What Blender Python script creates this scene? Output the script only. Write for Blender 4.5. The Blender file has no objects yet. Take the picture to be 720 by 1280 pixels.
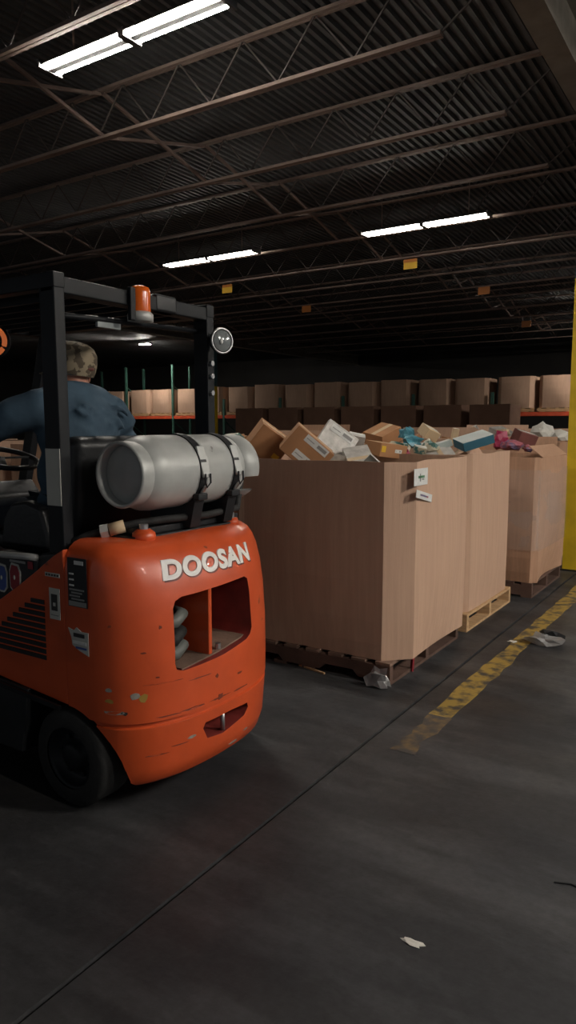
import bpy, bmesh, math, random
from mathutils import Vector, Matrix, Euler
random.seed(7)
R = math.radians
scene = bpy.context.scene
COL = scene.collection

# ------------------------------------------------------------------ camera, world, exposure
F, CX, CY, HC = 900.0, 360.0, 640.0, 1.5
PITCH, YAW = math.atan2(640-533, F), R(33)
FW = Vector((-math.sin(YAW)*math.cos(PITCH), math.cos(YAW)*math.cos(PITCH), -math.sin(PITCH)))
RT = Vector((math.cos(YAW), math.sin(YAW), 0)); UP = RT.cross(FW); CAM = Vector((0, 0, HC))
cd = bpy.data.cameras.new('camera'); cam = bpy.data.objects.new('camera', cd); COL.objects.link(cam)
cd.sensor_fit = 'VERTICAL'; cd.sensor_height = 36; cd.lens = 36*F/1280; cd.clip_start = 0.05
m = Matrix((RT, UP, -FW)).transposed().to_4x4(); m.translation = CAM; cam.matrix_world = m
scene.camera = cam
w = bpy.data.worlds.new('world'); scene.world = w; w.use_nodes = True
w.node_tree.nodes['Background'].inputs[0].default_value = (0.9, 0.95, 1, 1)
w.node_tree.nodes['Background'].inputs[1].default_value = 0.045
vs = scene.view_settings; vs.view_transform = 'Standard'; vs.look = 'None'; vs.gamma = 1
vs.exposure = 1.9
STRIP_E = 45.0          # brightness of the tubes of one ceiling strip
def at(px, py, depth):  # a point at a given distance along the view
    return CAM + (FW + RT*(px-CX)/F - UP*(py-CY)/F)*depth
def on_z(px, py, z):
    r = FW + RT*(px-CX)/F - UP*(py-CY)/F
    return CAM + r*((z-HC)/r.z)

# ------------------------------------------------------------------ materials
def mat(name, col, rough=0.6, metal=0.0, var=0.0, vscale=6.0, bump=0.0, bscale=60.0, emit=None, estr=0, coat=0.0,
        col2=None, lo=0.45, hi=0.6, stretch=(1, 1, 1), alpha=1.0, spec=0.5, chips=None, chip_lo=0.66):
    M = bpy.data.materials.new(name); M.use_nodes = True
    nt = M.node_tree; b = nt.nodes['Principled BSDF']
    b.inputs['Base Color'].default_value = (*col, 1); b.inputs['Roughness'].default_value = rough
    b.inputs['Metallic'].default_value = metal; b.inputs['Coat Weight'].default_value = coat
    b.inputs['Specular IOR Level'].default_value = spec
    if emit: b.inputs['Emission Color'].default_value = (*emit, 1); b.inputs['Emission Strength'].default_value = estr
    if alpha < 1: b.inputs['Alpha'].default_value = alpha
    tc = nt.nodes.new('ShaderNodeTexCoord'); mp = nt.nodes.new('ShaderNodeMapping')
    nt.links.new(tc.outputs['Object'], mp.inputs[0]); mp.inputs['Scale'].default_value = stretch
    out = None
    def noise(s, d=5):
        n = nt.nodes.new('ShaderNodeTexNoise'); n.inputs['Scale'].default_value = s; n.inputs['Detail'].default_value = d
        nt.links.new(mp.outputs[0], n.inputs['Vector']); return n
    if var or col2:
        n = noise(vscale); r = nt.nodes.new('ShaderNodeValToRGB')
        r.color_ramp.elements[0].position = lo if col2 else 0.3; r.color_ramp.elements[1].position = hi if col2 else 0.7
        if col2:
            r.color_ramp.elements[0].color = (*col, 1); r.color_ramp.elements[1].color = (*col2, 1)
        else:
            r.color_ramp.elements[0].color = (*[c*(1-var) for c in col], 1)
            r.color_ramp.elements[1].color = (*[min(1, c*(1+var)) for c in col], 1)
        nt.links.new(n.outputs['Fac'], r.inputs[0]); out = r.outputs[0]
    if chips:
        n = noise(9.0, 8); r = nt.nodes.new('ShaderNodeValToRGB'); r.color_ramp.elements[0].position = chip_lo
        r.color_ramp.elements[1].position = chip_lo+0.02
        nt.links.new(n.outputs['Fac'], r.inputs[0])
        mx = nt.nodes.new('ShaderNodeMix'); mx.data_type = 'RGBA'; mx.inputs[7].default_value = (*chips, 1)
        mx.inputs[6].default_value = (*col, 1)
        if out: nt.links.new(out, mx.inputs[6])
        nt.links.new(r.outputs[0], mx.inputs[0]); out = mx.outputs[2]
    if out: nt.links.new(out, b.inputs['Base Color'])
    if bump:
        n = noise(bscale, 6); bp = nt.nodes.new('ShaderNodeBump'); bp.inputs['Strength'].default_value = bump
        bp.inputs['Distance'].default_value = 0.01
        nt.links.new(n.outputs['Fac'], bp.inputs['Height']); nt.links.new(bp.outputs[0], b.inputs['Normal'])
    return M
ORANGE = mat('orange_paint', (0.63, 0.088, 0.022), 0.36, var=0.10, vscale=5, coat=0.15, bump=0.03, bscale=35, chips=(0.25, 0.05, 0.02), chip_lo=0.70)
BLACK = mat('black_steel', (0.012, 0.013, 0.015), 0.45, var=0.3, vscale=9)
FRAME = mat('black_frame_paint', (0.008, 0.0095, 0.012), 0.5, var=0.3, vscale=9, spec=0.3)
RUBBER = mat('rubber', (0.012, 0.012, 0.012), 0.75, var=0.4, vscale=20, bump=0.2)
SEAT = mat('black_vinyl', (0.014, 0.015, 0.017), 0.42, bump=0.1)
TANK = mat('grey_tank_paint', (0.46, 0.47, 0.455), 0.42, 0.1, var=0.12, vscale=7, chips=(0.2, 0.19, 0.18), chip_lo=0.72)
STEEL = mat('bare_steel', (0.5, 0.5, 0.5), 0.35, 0.9)
ALU = mat('dull_aluminium', (0.55, 0.55, 0.53), 0.5, 0.3)
WHITE = mat('white_sticker', (0.72, 0.72, 0.7), 0.5, var=0.08, vscale=30)
TAPE = mat('grey_reflective_tape', (0.55, 0.55, 0.50), 0.5, var=0.08)
PRINT = mat('black_print', (0.03, 0.03, 0.03), 0.6)
PRINTG = mat('grey_print', (0.28, 0.28, 0.27), 0.6)
REDINK = mat('red_print', (0.28, 0.02, 0.03), 0.5)
BLUEINK = mat('blue_print', (0.05, 0.09, 0.3), 0.5)
GREENINK = mat('green_print', (0.10, 0.26, 0.13), 0.5)
YSTICK = mat('yellow_sticker', (0.8, 0.5, 0.03), 0.5)
AMBER = mat('amber_lens', (0.62, 0.10, 0.01), 0.2, emit=(1, 0.2, 0.02), estr=0.015)
AMBERL = mat('lit_amber_lens', (0.8, 0.17, 0.02), 0.2, emit=(1, 0.25, 0.08), estr=0.08)
LENS = mat('lamp_lens', (0.25, 0.27, 0.27), 0.12, 0.3, coat=0.5)
CARD = mat('cardboard', (0.53, 0.345, 0.245), 0.75, var=0.06, vscale=3, bump=0.12, bscale=18, stretch=(14, 14, 0.6), spec=0.25)
CARD2 = mat('brown_cardboard', (0.45, 0.265, 0.17), 0.75, var=0.10, vscale=3, bump=0.1, bscale=18, stretch=(14, 14, 0.6), spec=0.25)
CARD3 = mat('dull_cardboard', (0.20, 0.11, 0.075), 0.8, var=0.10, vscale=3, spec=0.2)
CARTON = mat('carton_brown', (0.42, 0.21, 0.10), 0.7, var=0.12, vscale=6, spec=0.3)
CREAM = mat('cream_card', (0.60, 0.45, 0.28), 0.7, var=0.1)
WOOD = mat('pallet_wood', (0.52, 0.33, 0.17), 0.8, var=0.25, vscale=5, stretch=(1, 8, 8), bump=0.25)
WOODD = mat('dark_pallet_wood', (0.10, 0.055, 0.04), 0.85, var=0.3, vscale=5, bump=0.25)
WOODM = mat('grimy_pallet_wood', (0.20, 0.125, 0.09), 0.85, var=0.3, vscale=5, bump=0.25)
WRAP = mat('stretch_wrap', (0.6, 0.6, 0.6), 0.12, alpha=0.13, bump=0.6, bscale=14, spec=0.8)
PLASTIC = mat('clear_plastic', (0.33, 0.33, 0.33), 0.2, alpha=0.7, bump=0.7, bscale=25, spec=0.8)
WHITEBAG = mat('white_bag', (0.62, 0.60, 0.55), 0.5, bump=0.5, bscale=20)
SILVER = mat('silver_mailer', (0.48, 0.46, 0.43), 0.35, 0.1, var=0.25, vscale=18, bump=0.4, bscale=25)
TEAL = mat('teal_print_box', (0.03, 0.13, 0.19), 0.45)
PALETEAL = mat('pale_print_box', (0.42, 0.48, 0.46), 0.45, var=0.1)
MAGENTA = mat('magenta_bag', (0.32, 0.02, 0.07), 0.4, var=0.4, vscale=15, bump=0.4)
MAROON = mat('maroon_card', (0.17, 0.055, 0.045), 0.6, var=0.2)
PINK = mat('pink_packet', (0.42, 0.13, 0.16), 0.45, col2=(0.15, 0.12, 0.22), vscale=18)
MIXED = mat('printed_packet', (0.06, 0.16, 0.14), 0.4, col2=(0.5, 0.45, 0.33), vscale=22, lo=0.48, hi=0.54)
BLUEPK = mat('blue_packet', (0.08, 0.28, 0.36), 0.4, var=0.3, vscale=20)
FILL = mat('loose_packaging', (0.20, 0.12, 0.075), 0.8, col2=(0.33, 0.25, 0.18), vscale=9, bump=0.4)
CONC = None
RGREEN = mat('rack_green', (0.05, 0.13, 0.10), 0.5, var=0.15)
RORANGE = mat('rack_orange_red', (0.72, 0.10, 0.04), 0.5, var=0.15)
YPAINT = mat('yellow_column_paint', (0.62, 0.42, 0.015), 0.5, var=0.15, vscale=5, chips=(0.25, 0.19, 0.06), chip_lo=0.70)
TPAINT = mat('teal_column_paint', (0.04, 0.09, 0.11), 0.5, var=0.15)
DECK = mat('roof_deck_metal', (0.085, 0.088, 0.09), 0.6, 0.0, var=0.2, vscale=2)
JOIST = mat('primer_red_joist', (0.26, 0.19, 0.158), 0.6, var=0.25, vscale=3)
WEB = mat('dark_web_bar', (0.09, 0.075, 0.068), 0.7, var=0.25, vscale=3)
GIRD = mat('girder_grey', (0.25, 0.22, 0.18), 0.7, var=0.2)
WALLM = mat('dark_wall', (0.045, 0.042, 0.04), 0.85, var=0.2, vscale=0.6)
TAGY = mat('yellow_sign', (0.85, 0.52, 0.06), 0.5)
TAGO = mat('orange_sign', (0.62, 0.22, 0.05), 0.5)
TUBES = {}
def tube_mat(k):
    if k not in TUBES: TUBES[k] = mat('fluorescent_tube', (1, 1, 1), 0.4, emit=(1.0, 0.93, 0.83), estr=STRIP_E*k)
    return TUBES[k]
HOUS = mat('dark_reflector_enamel', (0.10, 0.10, 0.10), 0.5)  # dark enamel keeps the reflectors from washing out beside the tubes
DENIM = mat('blue_work_jacket', (0.048, 0.088, 0.13), 0.85, var=0.2, vscale=8, bump=0.4, bscale=14)
TROUS = mat('dark_trousers', (0.02, 0.025, 0.035), 0.9)
SKIN = mat('skin', (0.46, 0.20, 0.13), 0.55, var=0.08)
HAIR = mat('grey_hair', (0.30, 0.28, 0.25), 0.7)
CAMO = mat('camo_cap', (0.30, 0.24, 0.16), 0.85, col2=(0.10, 0.075, 0.05), vscale=26, lo=0.50, hi=0.53, chips=(0.42, 0.38, 0.30), chip_lo=0.58)
SHOE = mat('boot_leather', (0.05, 0.03, 0.02), 0.6)
MIRROR = mat('grey_panel', (0.30, 0.33, 0.33), 0.35, var=0.1)

# ------------------------------------------------------------------ mesh helpers
class MB:
    def __init__(s): s.v = []; s.f = []
    def add(s, vs, fs):
        o = len(s.v); s.v += [Vector(p) for p in vs]; s.f += [tuple(i+o for i in f) for f in fs]; return s
    def box(s, a, b, M=None):
        (x0, y0, z0), (x1, y1, z1) = a, b
        vs = [Vector(p) for p in ((x0,y0,z0),(x1,y0,z0),(x1,y1,z0),(x0,y1,z0),(x0,y0,z1),(x1,y0,z1),(x1,y1,z1),(x0,y1,z1))]
        if M: vs = [M @ p for p in vs]
        return s.add(vs, [(3,2,1,0),(4,5,6,7),(0,1,5,4),(1,2,6,5),(2,3,7,6),(3,0,4,7)])
    def bar(s, p, q, wd, ht, up=(0, 0, 1)):   # a straight bar of rectangular section
        p, q = Vector(p), Vector(q); d = (q-p); L = d.length; d.normalize()
        u = Vector(up); sd = d.cross(u)
        if sd.length < 1e-4: sd = d.cross(Vector((1, 0, 0)))
        sd.normalize(); u = sd.cross(d)
        vs = [e + sd*(i*wd/2) + u*(j*ht/2) for e in (p, q) for i, j in ((-1,-1),(1,-1),(1,1),(-1,1))]
        return s.add(vs, [(0,1,2,3),(7,6,5,4),(0,4,5,1),(1,5,6,2),(2,6,7,3),(3,7,4,0)])
    def tube(s, pts, r, n=10, caps=True):
        pts = [Vector(p) for p in pts]; rs = r if isinstance(r, (list, tuple)) else [r]*len(pts)
        rings = []; prev = None
        for i, p in enumerate(pts):
            a = pts[max(i-1, 0)]; b = pts[min(i+1, len(pts)-1)]; d = (b-a)
            if d.length < 1e-9: d = prev.copy() if prev else Vector((0, 0, 1))
            d.normalize(); prev = d
            ref = Vector((0, 0, 1)) if abs(d.z) < 0.9 else Vector((1, 0, 0))
            u = d.cross(ref).normalized(); w_ = u.cross(d)
            rings.append([p + (u*math.cos(2*math.pi*k/n) + w_*math.sin(2*math.pi*k/n))*rs[i] for k in range(n)])
        vs = [p for rg in rings for p in rg]; fs = []
        for i in range(len(rings)-1):
            for k in range(n):
                a, b = i*n+k, i*n+(k+1) % n; fs.append((a, a+n, b+n, b))
        if caps:
            fs.append(tuple(range(n))); fs.append(tuple(reversed(range((len(rings)-1)*n, len(rings)*n))))
        return s.add(vs, fs)
    def prism(s, poly, axis, a, b):           # 2-D polygon extruded along an axis
        def p3(p, t):
            return {'x': (t, p[0], p[1]), 'y': (p[0], t, p[1]), 'z': (p[0], p[1], t)}[axis]
        n = len(poly); vs = [p3(p, a) for p in poly] + [p3(p, b) for p in poly]
        fs = [tuple(range(n)), tuple(reversed(range(n, 2*n)))] + [(i, i+n, (i+1) % n+n, (i+1) % n) for i in range(n)]
        return s.add(vs, fs)
    def lathe(s, prof, origin, axis, n=28):   # profile of (radius, along)
        o = Vector(origin); ax = Vector(axis).normalized()
        ref = Vector((0, 0, 1)) if abs(ax.z) < 0.9 else Vector((1, 0, 0)); u = ax.cross(ref).normalized(); v_ = ax.cross(u)
        vs = []; fs = []
        for r, t in prof:
            for k in range(n):
                a = 2*math.pi*k/n; vs.append(o + ax*t + (u*math.cos(a) + v_*math.sin(a))*max(r, 1e-4))
        for i in range(len(prof)-1):
            for k in range(n):
                a, b = i*n+k, i*n+(k+1) % n; fs.append((a, b, b+n, a+n))
        return s.add(vs, fs)
    def torus(s, c, axis, R_, r, n=32, k=8):
        prof = [(R_ + r*math.cos(2*math.pi*i/k), r*math.sin(2*math.pi*i/k)) for i in range(k+1)]
        return s.lathe(prof, c, axis, n)
    def ell(s, c, rad, M=None, n=14, k=9):
        vs = []; fs = []
        for i in range(k+1):
            t = math.pi*i/k
            for j in range(n):
                a = 2*math.pi*j/n
                p = Vector((math.sin(t)*math.cos(a)*rad[0], math.sin(t)*math.sin(a)*rad[1], math.cos(t)*rad[2]))
                vs.append((M @ p if M else p) + Vector(c))
        for i in range(k):
            for j in range(n):
                a, b = i*n+j, i*n+(j+1) % n; fs.append((a, a+n, b+n, b))
        return s.add(vs, fs)
ORG = {}
def mesh_from(name, mb):
    me = bpy.data.meshes.new(name); me.from_pydata([tuple(p) for p in mb.v], [], mb.f)
    bm = bmesh.new(); bm.from_mesh(me); bmesh.ops.remove_doubles(bm, verts=bm.verts, dist=1e-5)
    bmesh.ops.recalc_face_normals(bm, faces=bm.faces); bm.to_mesh(me); bm.free(); return me
def obj(name, mb, m_, parent=None, bevel=0.0, smooth=False, seg=2, sub=0):
    me = mb if isinstance(mb, bpy.types.Mesh) else mesh_from(name, mb)
    o = bpy.data.objects.new(name, me); COL.objects.link(o)
    org = None
    if parent is not None:
        o.parent = parent; org = ORG.get(parent.name)
        if org is not None: me.transform(Matrix.Translation(-org)); ORG[o.name] = org
    if m_ is not None: me.materials.append(m_)
    if smooth:
        for p in me.polygons: p.use_smooth = True
    if bevel:
        b = o.modifiers.new('b', 'BEVEL'); b.width = bevel; b.segments = seg; b.limit_method = 'ANGLE'; b.angle_limit = R(35)
        for p in me.polygons: p.use_smooth = True
        wn = o.modifiers.new('wn', 'WEIGHTED_NORMAL'); wn.keep_sharp = True
    if sub:
        s_ = o.modifiers.new('s', 'SUBSURF'); s_.levels = sub; s_.render_levels = sub
    return o
def tag(o, label, cat, group=None):
    o['label'] = label; o['category'] = cat
    if group: o['group'] = group
    return o
def thing(name, loc, label, cat, group=None):
    o = bpy.data.objects.new(name, None); COL.objects.link(o); o.location = loc; o.empty_display_size = 0.1
    ORG[o.name] = Vector(loc); return tag(o, label, cat, group)
def base_at(o):    # move a one-mesh thing's origin to its base centre
    me = o.data; xs = [v.co for v in me.vertices]
    c = Vector(((min(p.x for p in xs)+max(p.x for p in xs))/2, (min(p.y for p in xs)+max(p.y for p in xs))/2, min(p.z for p in xs)))
    me.transform(Matrix.Translation(-c)); o.location = c; return o
def dup(root, loc, label=None, group=None, rotz=None):
    r = root.copy(); COL.objects.link(r); r.location = loc
    if rotz is not None: r.rotation_euler = (0, 0, rotz)
    if label: r['label'] = label
    if group: r['group'] = group
    for ch in root.children:
        c = ch.copy(); COL.objects.link(c); c.parent = r
        for g in ch.children:
            d = g.copy(); COL.objects.link(d); d.parent = c
    return r
def struct(o): o['kind'] = 'structure'; return o
def bake(o):       # apply modifiers into the mesh
    dg = bpy.context.evaluated_depsgraph_get(); dg.update()
    me = bpy.data.meshes.new_from_object(o.evaluated_get(dg)); o.modifiers.clear(); o.data = me; return o

# ------------------------------------------------------------------ floor, walls
def floor_material():
    M = bpy.data.materials.new('worn_concrete'); M.use_nodes = True; nt = M.node_tree; b = nt.nodes['Principled BSDF']
    tc = nt.nodes.new('ShaderNodeTexCoord')
    def noise(s, d, st=(1, 1, 1)):
        mp = nt.nodes.new('ShaderNodeMapping'); mp.inputs['Scale'].default_value = st; nt.links.new(tc.outputs['Object'], mp.inputs[0])
        n = nt.nodes.new('ShaderNodeTexNoise'); n.inputs['Scale'].default_value = s; n.inputs['Detail'].default_value = d
        n.inputs['Roughness'].default_value = 0.65; nt.links.new(mp.outputs[0], n.inputs['Vector']); return n
    def ramp(n, stops):
        r = nt.nodes.new('ShaderNodeValToRGB'); e = r.color_ramp.elements
        while len(e) < len(stops): e.new(0.5)
        for q, (p, c) in zip(e, stops): q.position = p; q.color = (*c, 1)
        nt.links.new(n.outputs['Fac'], r.inputs[0]); return r
    a = ramp(noise(0.9, 8), [(0.3, (0.041, 0.043, 0.049)), (0.55, (0.060, 0.060, 0.063)), (0.75, (0.086, 0.080, 0.077))])
    c = ramp(noise(1.4, 9, (0.5, 2.2, 1)), [(0.45, (0.55, 0.55, 0.56)), (0.62, (1, 1, 1))])
    d = ramp(noise(26, 6), [(0.3, (0.75, 0.75, 0.75)), (0.7, (1.2, 1.2, 1.2))])
    x1 = nt.nodes.new('ShaderNodeMix'); x1.data_type = 'RGBA'; x1.blend_type = 'MULTIPLY'; x1.inputs[0].default_value = 1
    x2 = nt.nodes.new('ShaderNodeMix'); x2.data_type = 'RGBA'; x2.blend_type = 'MULTIPLY'; x2.inputs[0].default_value = 0.8
    nt.links.new(a.outputs[0], x1.inputs[6]); nt.links.new(c.outputs[0], x1.inputs[7])
    nt.links.new(x1.outputs[2], x2.inputs[6]); nt.links.new(d.outputs[0], x2.inputs[7])
    nt.links.new(x2.outputs[2], b.inputs['Base Color'])
    rr = ramp(noise(2.2, 6), [(0.35, (0.42,)*3), (0.7, (0.68,)*3)]); nt.links.new(rr.outputs[0], b.inputs['Roughness'])
    n = noise(45, 8); bp = nt.nodes.new('ShaderNodeBump'); bp.inputs['Strength'].default_value = 0.25; bp.inputs['Distance'].default_value = 0.006
    nt.links.new(n.outputs['Fac'], bp.inputs['Height']); nt.links.new(bp.outputs[0], b.inputs['Normal'])
    b.inputs['Specular IOR Level'].default_value = 0.35
    return M
CONC = floor_material()
XL, XR, YB, YF = -34.0, 9.0, 32.0, -9.0
fl = MB(); JX = -1.48        # saw-cut joint recessed in the slab
prof = [(XL, 0), (JX-0.009, 0), (JX-0.009, -0.03), (JX+0.009, -0.03), (JX+0.009, 0), (XR, 0), (XR, -0.2), (XL, -0.2)]
fl.prism(prof, 'y', YF, YB)
floor = struct(obj('floor', fl, CONC))
for nm, a, b in (('wall_back', (XL, YB, 0), (XR, YB+0.2, 5.6)),
                 ('wall_left', (XL-0.2, YF, 0), (XL, YB, 5.6)), ('added_shading_wall', (-0.7, 10.2, 0), (-0.5, YB, 4.45))):  # last wall is added out of view to keep lamps off the middle rack
    struct(obj(nm, MB().box(a, b), WALLM))

# ------------------------------------------------------------------ ceiling: ribbed deck, joists, girder
ZD = 5.0
cl = MB(); vs_ = []; x = XL; prof = []
while x < XR:
    prof += [(x, ZD), (x+0.04, ZD), (x+0.05, ZD+0.04), (x+0.09, ZD+0.04)]; x += 0.1
n = len(prof)
cl.add([(p[0], YF, p[1]) for p in prof] + [(p[0], YB, p[1]) for p in prof], [(i, i+1, i+1+n, i+n) for i in range(n-1)])
cl.box((XL, YF, ZD+0.06), (XR, YB, ZD+0.2))
ceiling = struct(obj('ceiling', cl, DECK))
JY = [0.64, 2.32, 4.0, 5.65, 7.34, 9.02, 10.72, 12.42, 14.1, 15.78, 17.1, 18.9, 20.6, 22.0, 24.0, 26.0]
XG = -1.55; ZB, ZT = 4.5, 4.93
bar_me = None
def joist(y, x0, x1, single):
    mb = MB()
    for s in (-1, 1):
        mb.box((x0, y+s*0.022-0.018, ZT+0.04), (x1, y+s*0.022+0.018, ZD-0.002))
        mb.box((x0+0.5, y+s*0.022-0.018, ZB), (x1-0.65, y+s*0.022+0.018, ZB+0.03))
    j = obj('roof_joist', mb, JOIST, ceiling)
    pts = []; n_ = int((x1-x0-1.0)/0.38)
    for i in range(n_+1): pts.append((x0+0.5+i*(x1-x0-1.15)/n_, ZB+0.03 if i % 2 == 0 else ZT+0.05))
    pts = [(x0, ZT+0.05)] + pts + [(x1, ZT+0.05)]
    if single:
        for a, b in zip(pts, pts[1:]): obj('web_bar', MB().bar((a[0], y, a[1]), (b[0], y, b[1]), 0.014, 0.014, (0, 1, 0)), WEB, j)
    else:
        q = MB()
        for a, b in zip(pts, pts[1:]): q.bar((a[0], y, a[1]), (b[0], y, b[1]), 0.014, 0.014, (0, 1, 0))
        wb = obj('web_bars', q, WEB, j); wb['kind'] = 'stuff'
for i, y in enumerate(JY):
    joist(y, -16.5, XG-0.05, i in (3, 4, 5, 7))
    if i < 12: joist(y, XG+0.05, XR, False)
for xb in (-6.0, -10.65, -14.2):          # cross bridging between joists
    for a, b in zip(JY[1:], JY[2:]):
        for z0, z1 in ((ZB, ZT), (ZT, ZB)):
            obj('bridging', MB().bar((xb+(0.02 if z0 > z1 else -0.02), a, z0+0.03), (xb+(0.02 if z0 > z1 else -0.02), b, z1+0.03), 0.032, 0.032), JOIST, ceiling)
for xg in (XG, -16.7):
    g = MB(); g.box((xg-0.10, YF, 4.46), (xg+0.10, YB, 4.49)); g.box((xg-0.10, YF, ZD-0.05), (xg+0.10, YB, ZD-0.02)); g.box((xg-0.012, YF, 4.49), (xg+0.012, YB, ZD-0.05))
    obj('roof_girder', g, GIRD, ceiling)

# ------------------------------------------------------------------ ceiling strip lights
strips = []
def strip_light(x0, x1, y, label, power, z=4.45):
    t = thing('fluorescent_light', ((x0+x1)/2, y, z), label, 'light', 'ceiling strip lights')
    h = MB(); h.prism([(-0.10+y, z+0.022), (-0.05+y, z+0.07), (0.05+y, z+0.07), (0.10+y, z+0.022), (0.03+y, z+0.036), (0.03+y, z+0.0), (-0.03+y, z+0.0), (-0.03+y, z+0.036)], 'x', x0, x1)
    obj('reflector', h, HOUS, t)
    for xx in (x0, x1): obj('end_cap', MB().box((xx-0.012, y-0.12, z-0.005), (xx+0.012, y+0.12, z+0.055)), HOUS, t)
    xm = (x0+x1)/2
    obj('lamp_holder', MB().box((xm-0.03, y-0.10, z-0.012), (xm+0.03, y+0.10, z+0.05)), HOUS, t)
    for s in (-1, 1):
        for a, b in ((x0+0.03, xm-0.035), (xm+0.035, x1-0.03)):
            obj('tube', MB().tube([(a, y+s*0.058, z+0.012), (b, y+s*0.058, z+0.012)], 0.019, 10), tube_mat(power), t, smooth=True)
    for xx in (x0+0.3, x1-0.3): obj('hanger', MB().bar((xx, y, z+0.055), (xx, y, ZD+0.002), 0.012, 0.012), JOIST, t)
strip_light(-5.18, -3.32, 4.31, 'long twin-tube strip light nearest the camera, at upper left', 0.8)
strip_light(-5.35, -3.38, 10.42, 'strip light right of centre above the yellow sign', 0.35)
strip_light(-9.43, -7.39, 10.38, 'strip light above the forklift mast lamp, left of centre', 0.35)
# extra strips added outside the frame to light the bins, forklift and rack
for sx, sy, k_, lb in ((3.6, 4.31, 5.2, 'added strip light, far right outside the frame'), (3.6, 1.4, 2.2, 'added strip light out of view, right of the camera'),
                       (3.6, 9.2, 2.6, 'added strip light farther down the right side, out of the frame'),
                       (-4.3, 22.4, 1.5, 'added strip light close to the right end of the rack')):
    strip_light(sx, sx+1.95, sy, lb, k_)
strip_light(-21.5, -20.95, 22.0, 'tiny far lamp left of the forklift rear post', 6.0, 4.82)

# hanging aisle signs
for (px, py, y, mt, lb) in ((284, 361, 12.42, TAGY, 'yellow sign hanging from joist under left strip light'), (513, 330, 12.42, TAGY, 'yellow sign hanging from joist under right strip light'),
                       (383, 386, 15.78, TAGO, 'small dim orange sign left of centre below the joists'), (605, 363, 15.78, TAGO, 'dim orange sign at right below the joists'),
                       (658, 405, 20.6, TAGO, 'smallest dim orange sign, far back at right')):
    r = FW + RT*(px-CX)/F - UP*(py-CY)/F; p = CAM + r*(y/r.y); s = p.y/12.42
    wd, ht = 0.13, 0.085
    t = thing('hanging_sign', (p.x, p.y, p.z-ht), lb, 'sign', 'signs hung from the roof joists')
    obj('sign_board', MB().box((p.x-wd, p.y-0.006, p.z-ht), (p.x+wd, p.y+0.006, p.z+ht*0.35)), mt, t)
    obj('sign_header', MB().box((p.x-wd, p.y-0.007, p.z+ht*0.35), (p.x+wd, p.y+0.007, p.z+ht)), TAGO, t)
    for s in (-1, 1): obj('hook', MB().bar((p.x+s*wd*0.8, p.y, p.z+ht), (p.x+s*wd*0.8, p.y, ZB+0.01), 0.006, 0.006), STEEL, t)

# ------------------------------------------------------------------ columns
def column(x, y, wd, label):
    t = thing('support_column', (x, y, 0), label, 'column', 'steel roof columns')
    for nm, z0, z1, mt in (('painted_base', 0.012, 2.98, YPAINT), ('upper_shaft', 2.98, 4.455, TPAINT)):
        h = MB(); a = wd/2
        h.box((x-a, y-a, z0), (x-a+0.014, y+a, z1)); h.box((x+a-0.014, y-a, z0), (x+a, y+a, z1)); h.box((x-a+0.014, y-0.006, z0), (x+a-0.014, y+0.006, z1))
        h.box((x-a+0.014, y-a, z0), (x+a-0.014, y-a+0.01, z1))
        obj(nm, h, mt, t)
    obj('base_plate', MB().box((x-a*1.35, y-a*1.35, 0), (x+a*1.35, y+a*1.35, 0.012)), BLACK, t)
column(-1.535, 7.95, 0.22, 'yellow steel column with teal top beside the wrapped bin at right edge')
column(-17.1, 21.3, 0.16, 'far slim yellow and teal column behind the forklift rear post')

# ------------------------------------------------------------------ floor marking, litter
YLINE = mat('worn_yellow_line', (0.36, 0.24, 0.05), 0.65, col2=(0.055, 0.048, 0.042), vscale=13, lo=0.44, hi=0.64, bump=0.1)
YFADE = mat('faded_yellow_line', (0.17, 0.105, 0.04), 0.65, col2=(0.05, 0.045, 0.042), vscale=11, lo=0.34, hi=0.56, bump=0.1)
def strip_mesh(x0, x1, ys, z=0.0015, jit=0.012):
    mb = MB(); rows = [(x0+random.uniform(-jit, jit), x1+random.uniform(-jit, jit), y) for y in ys]
    v = []; f = []
    for a, b, y in rows: v += [(a, y, 0), (b, y, 0), (b, y, z), (a, y, z)]
    for i in range(len(rows)-1):
        o = i*4; f += [(o+3, o+2, o+6, o+7), (o, o+3, o+7, o+4), (o+2, o+1, o+5, o+6)]
    e = (len(rows)-1)*4; f += [(0, 1, 2, 3), (e+3, e+2, e+1, e)]
    return mb.add(v, f)
t = thing('floor_line', (-1.29, 3.0, 0), 'worn yellow painted line on the floor beside the bins', 'floor marking')
obj('painted_stripe', strip_mesh(-1.355, -1.23, [3.45+i*0.13 for i in range(170)]), YLINE, t)
obj('faded_stripe', strip_mesh(-1.34, -1.245, [2.96+i*0.07 for i in range(8)], jit=0.02), YFADE, t)

def crumple(c, rad, seed, m_, name, label=None, cat=None, flat=0.5, sub=2, amp=0.45, parent=None, n=1):
    rnd = random.Random(seed); bm = bmesh.new(); bmesh.ops.create_icosphere(bm, subdivisions=sub, radius=1)
    for v in bm.verts:
        k = 1 + rnd.uniform(-amp, amp); v.co = Vector((v.co.x*rad[0]*k, v.co.y*rad[1]*k, max(v.co.z, -flat)*rad[2]*k))
    zmin = min(v.co.z for v in bm.verts)
    for v in bm.verts: v.co.z -= zmin
    me = bpy.data.meshes.new(name); bm.to_mesh(me); bm.free()
    me.materials.append(m_); o = bpy.data.objects.new(name, me); COL.objects.link(o); o.location = c
    if label: tag(o, label, cat)
    return o
p = on_z(680, 806, 0)
crumple((p.x, p.y, 0), (0.10, 0.06, 0.04), 3, PLASTIC, 'crumpled_wrapper', 'crumpled clear plastic wrapper on the floor by the yellow line', 'litter', amp=0.6)
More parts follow.
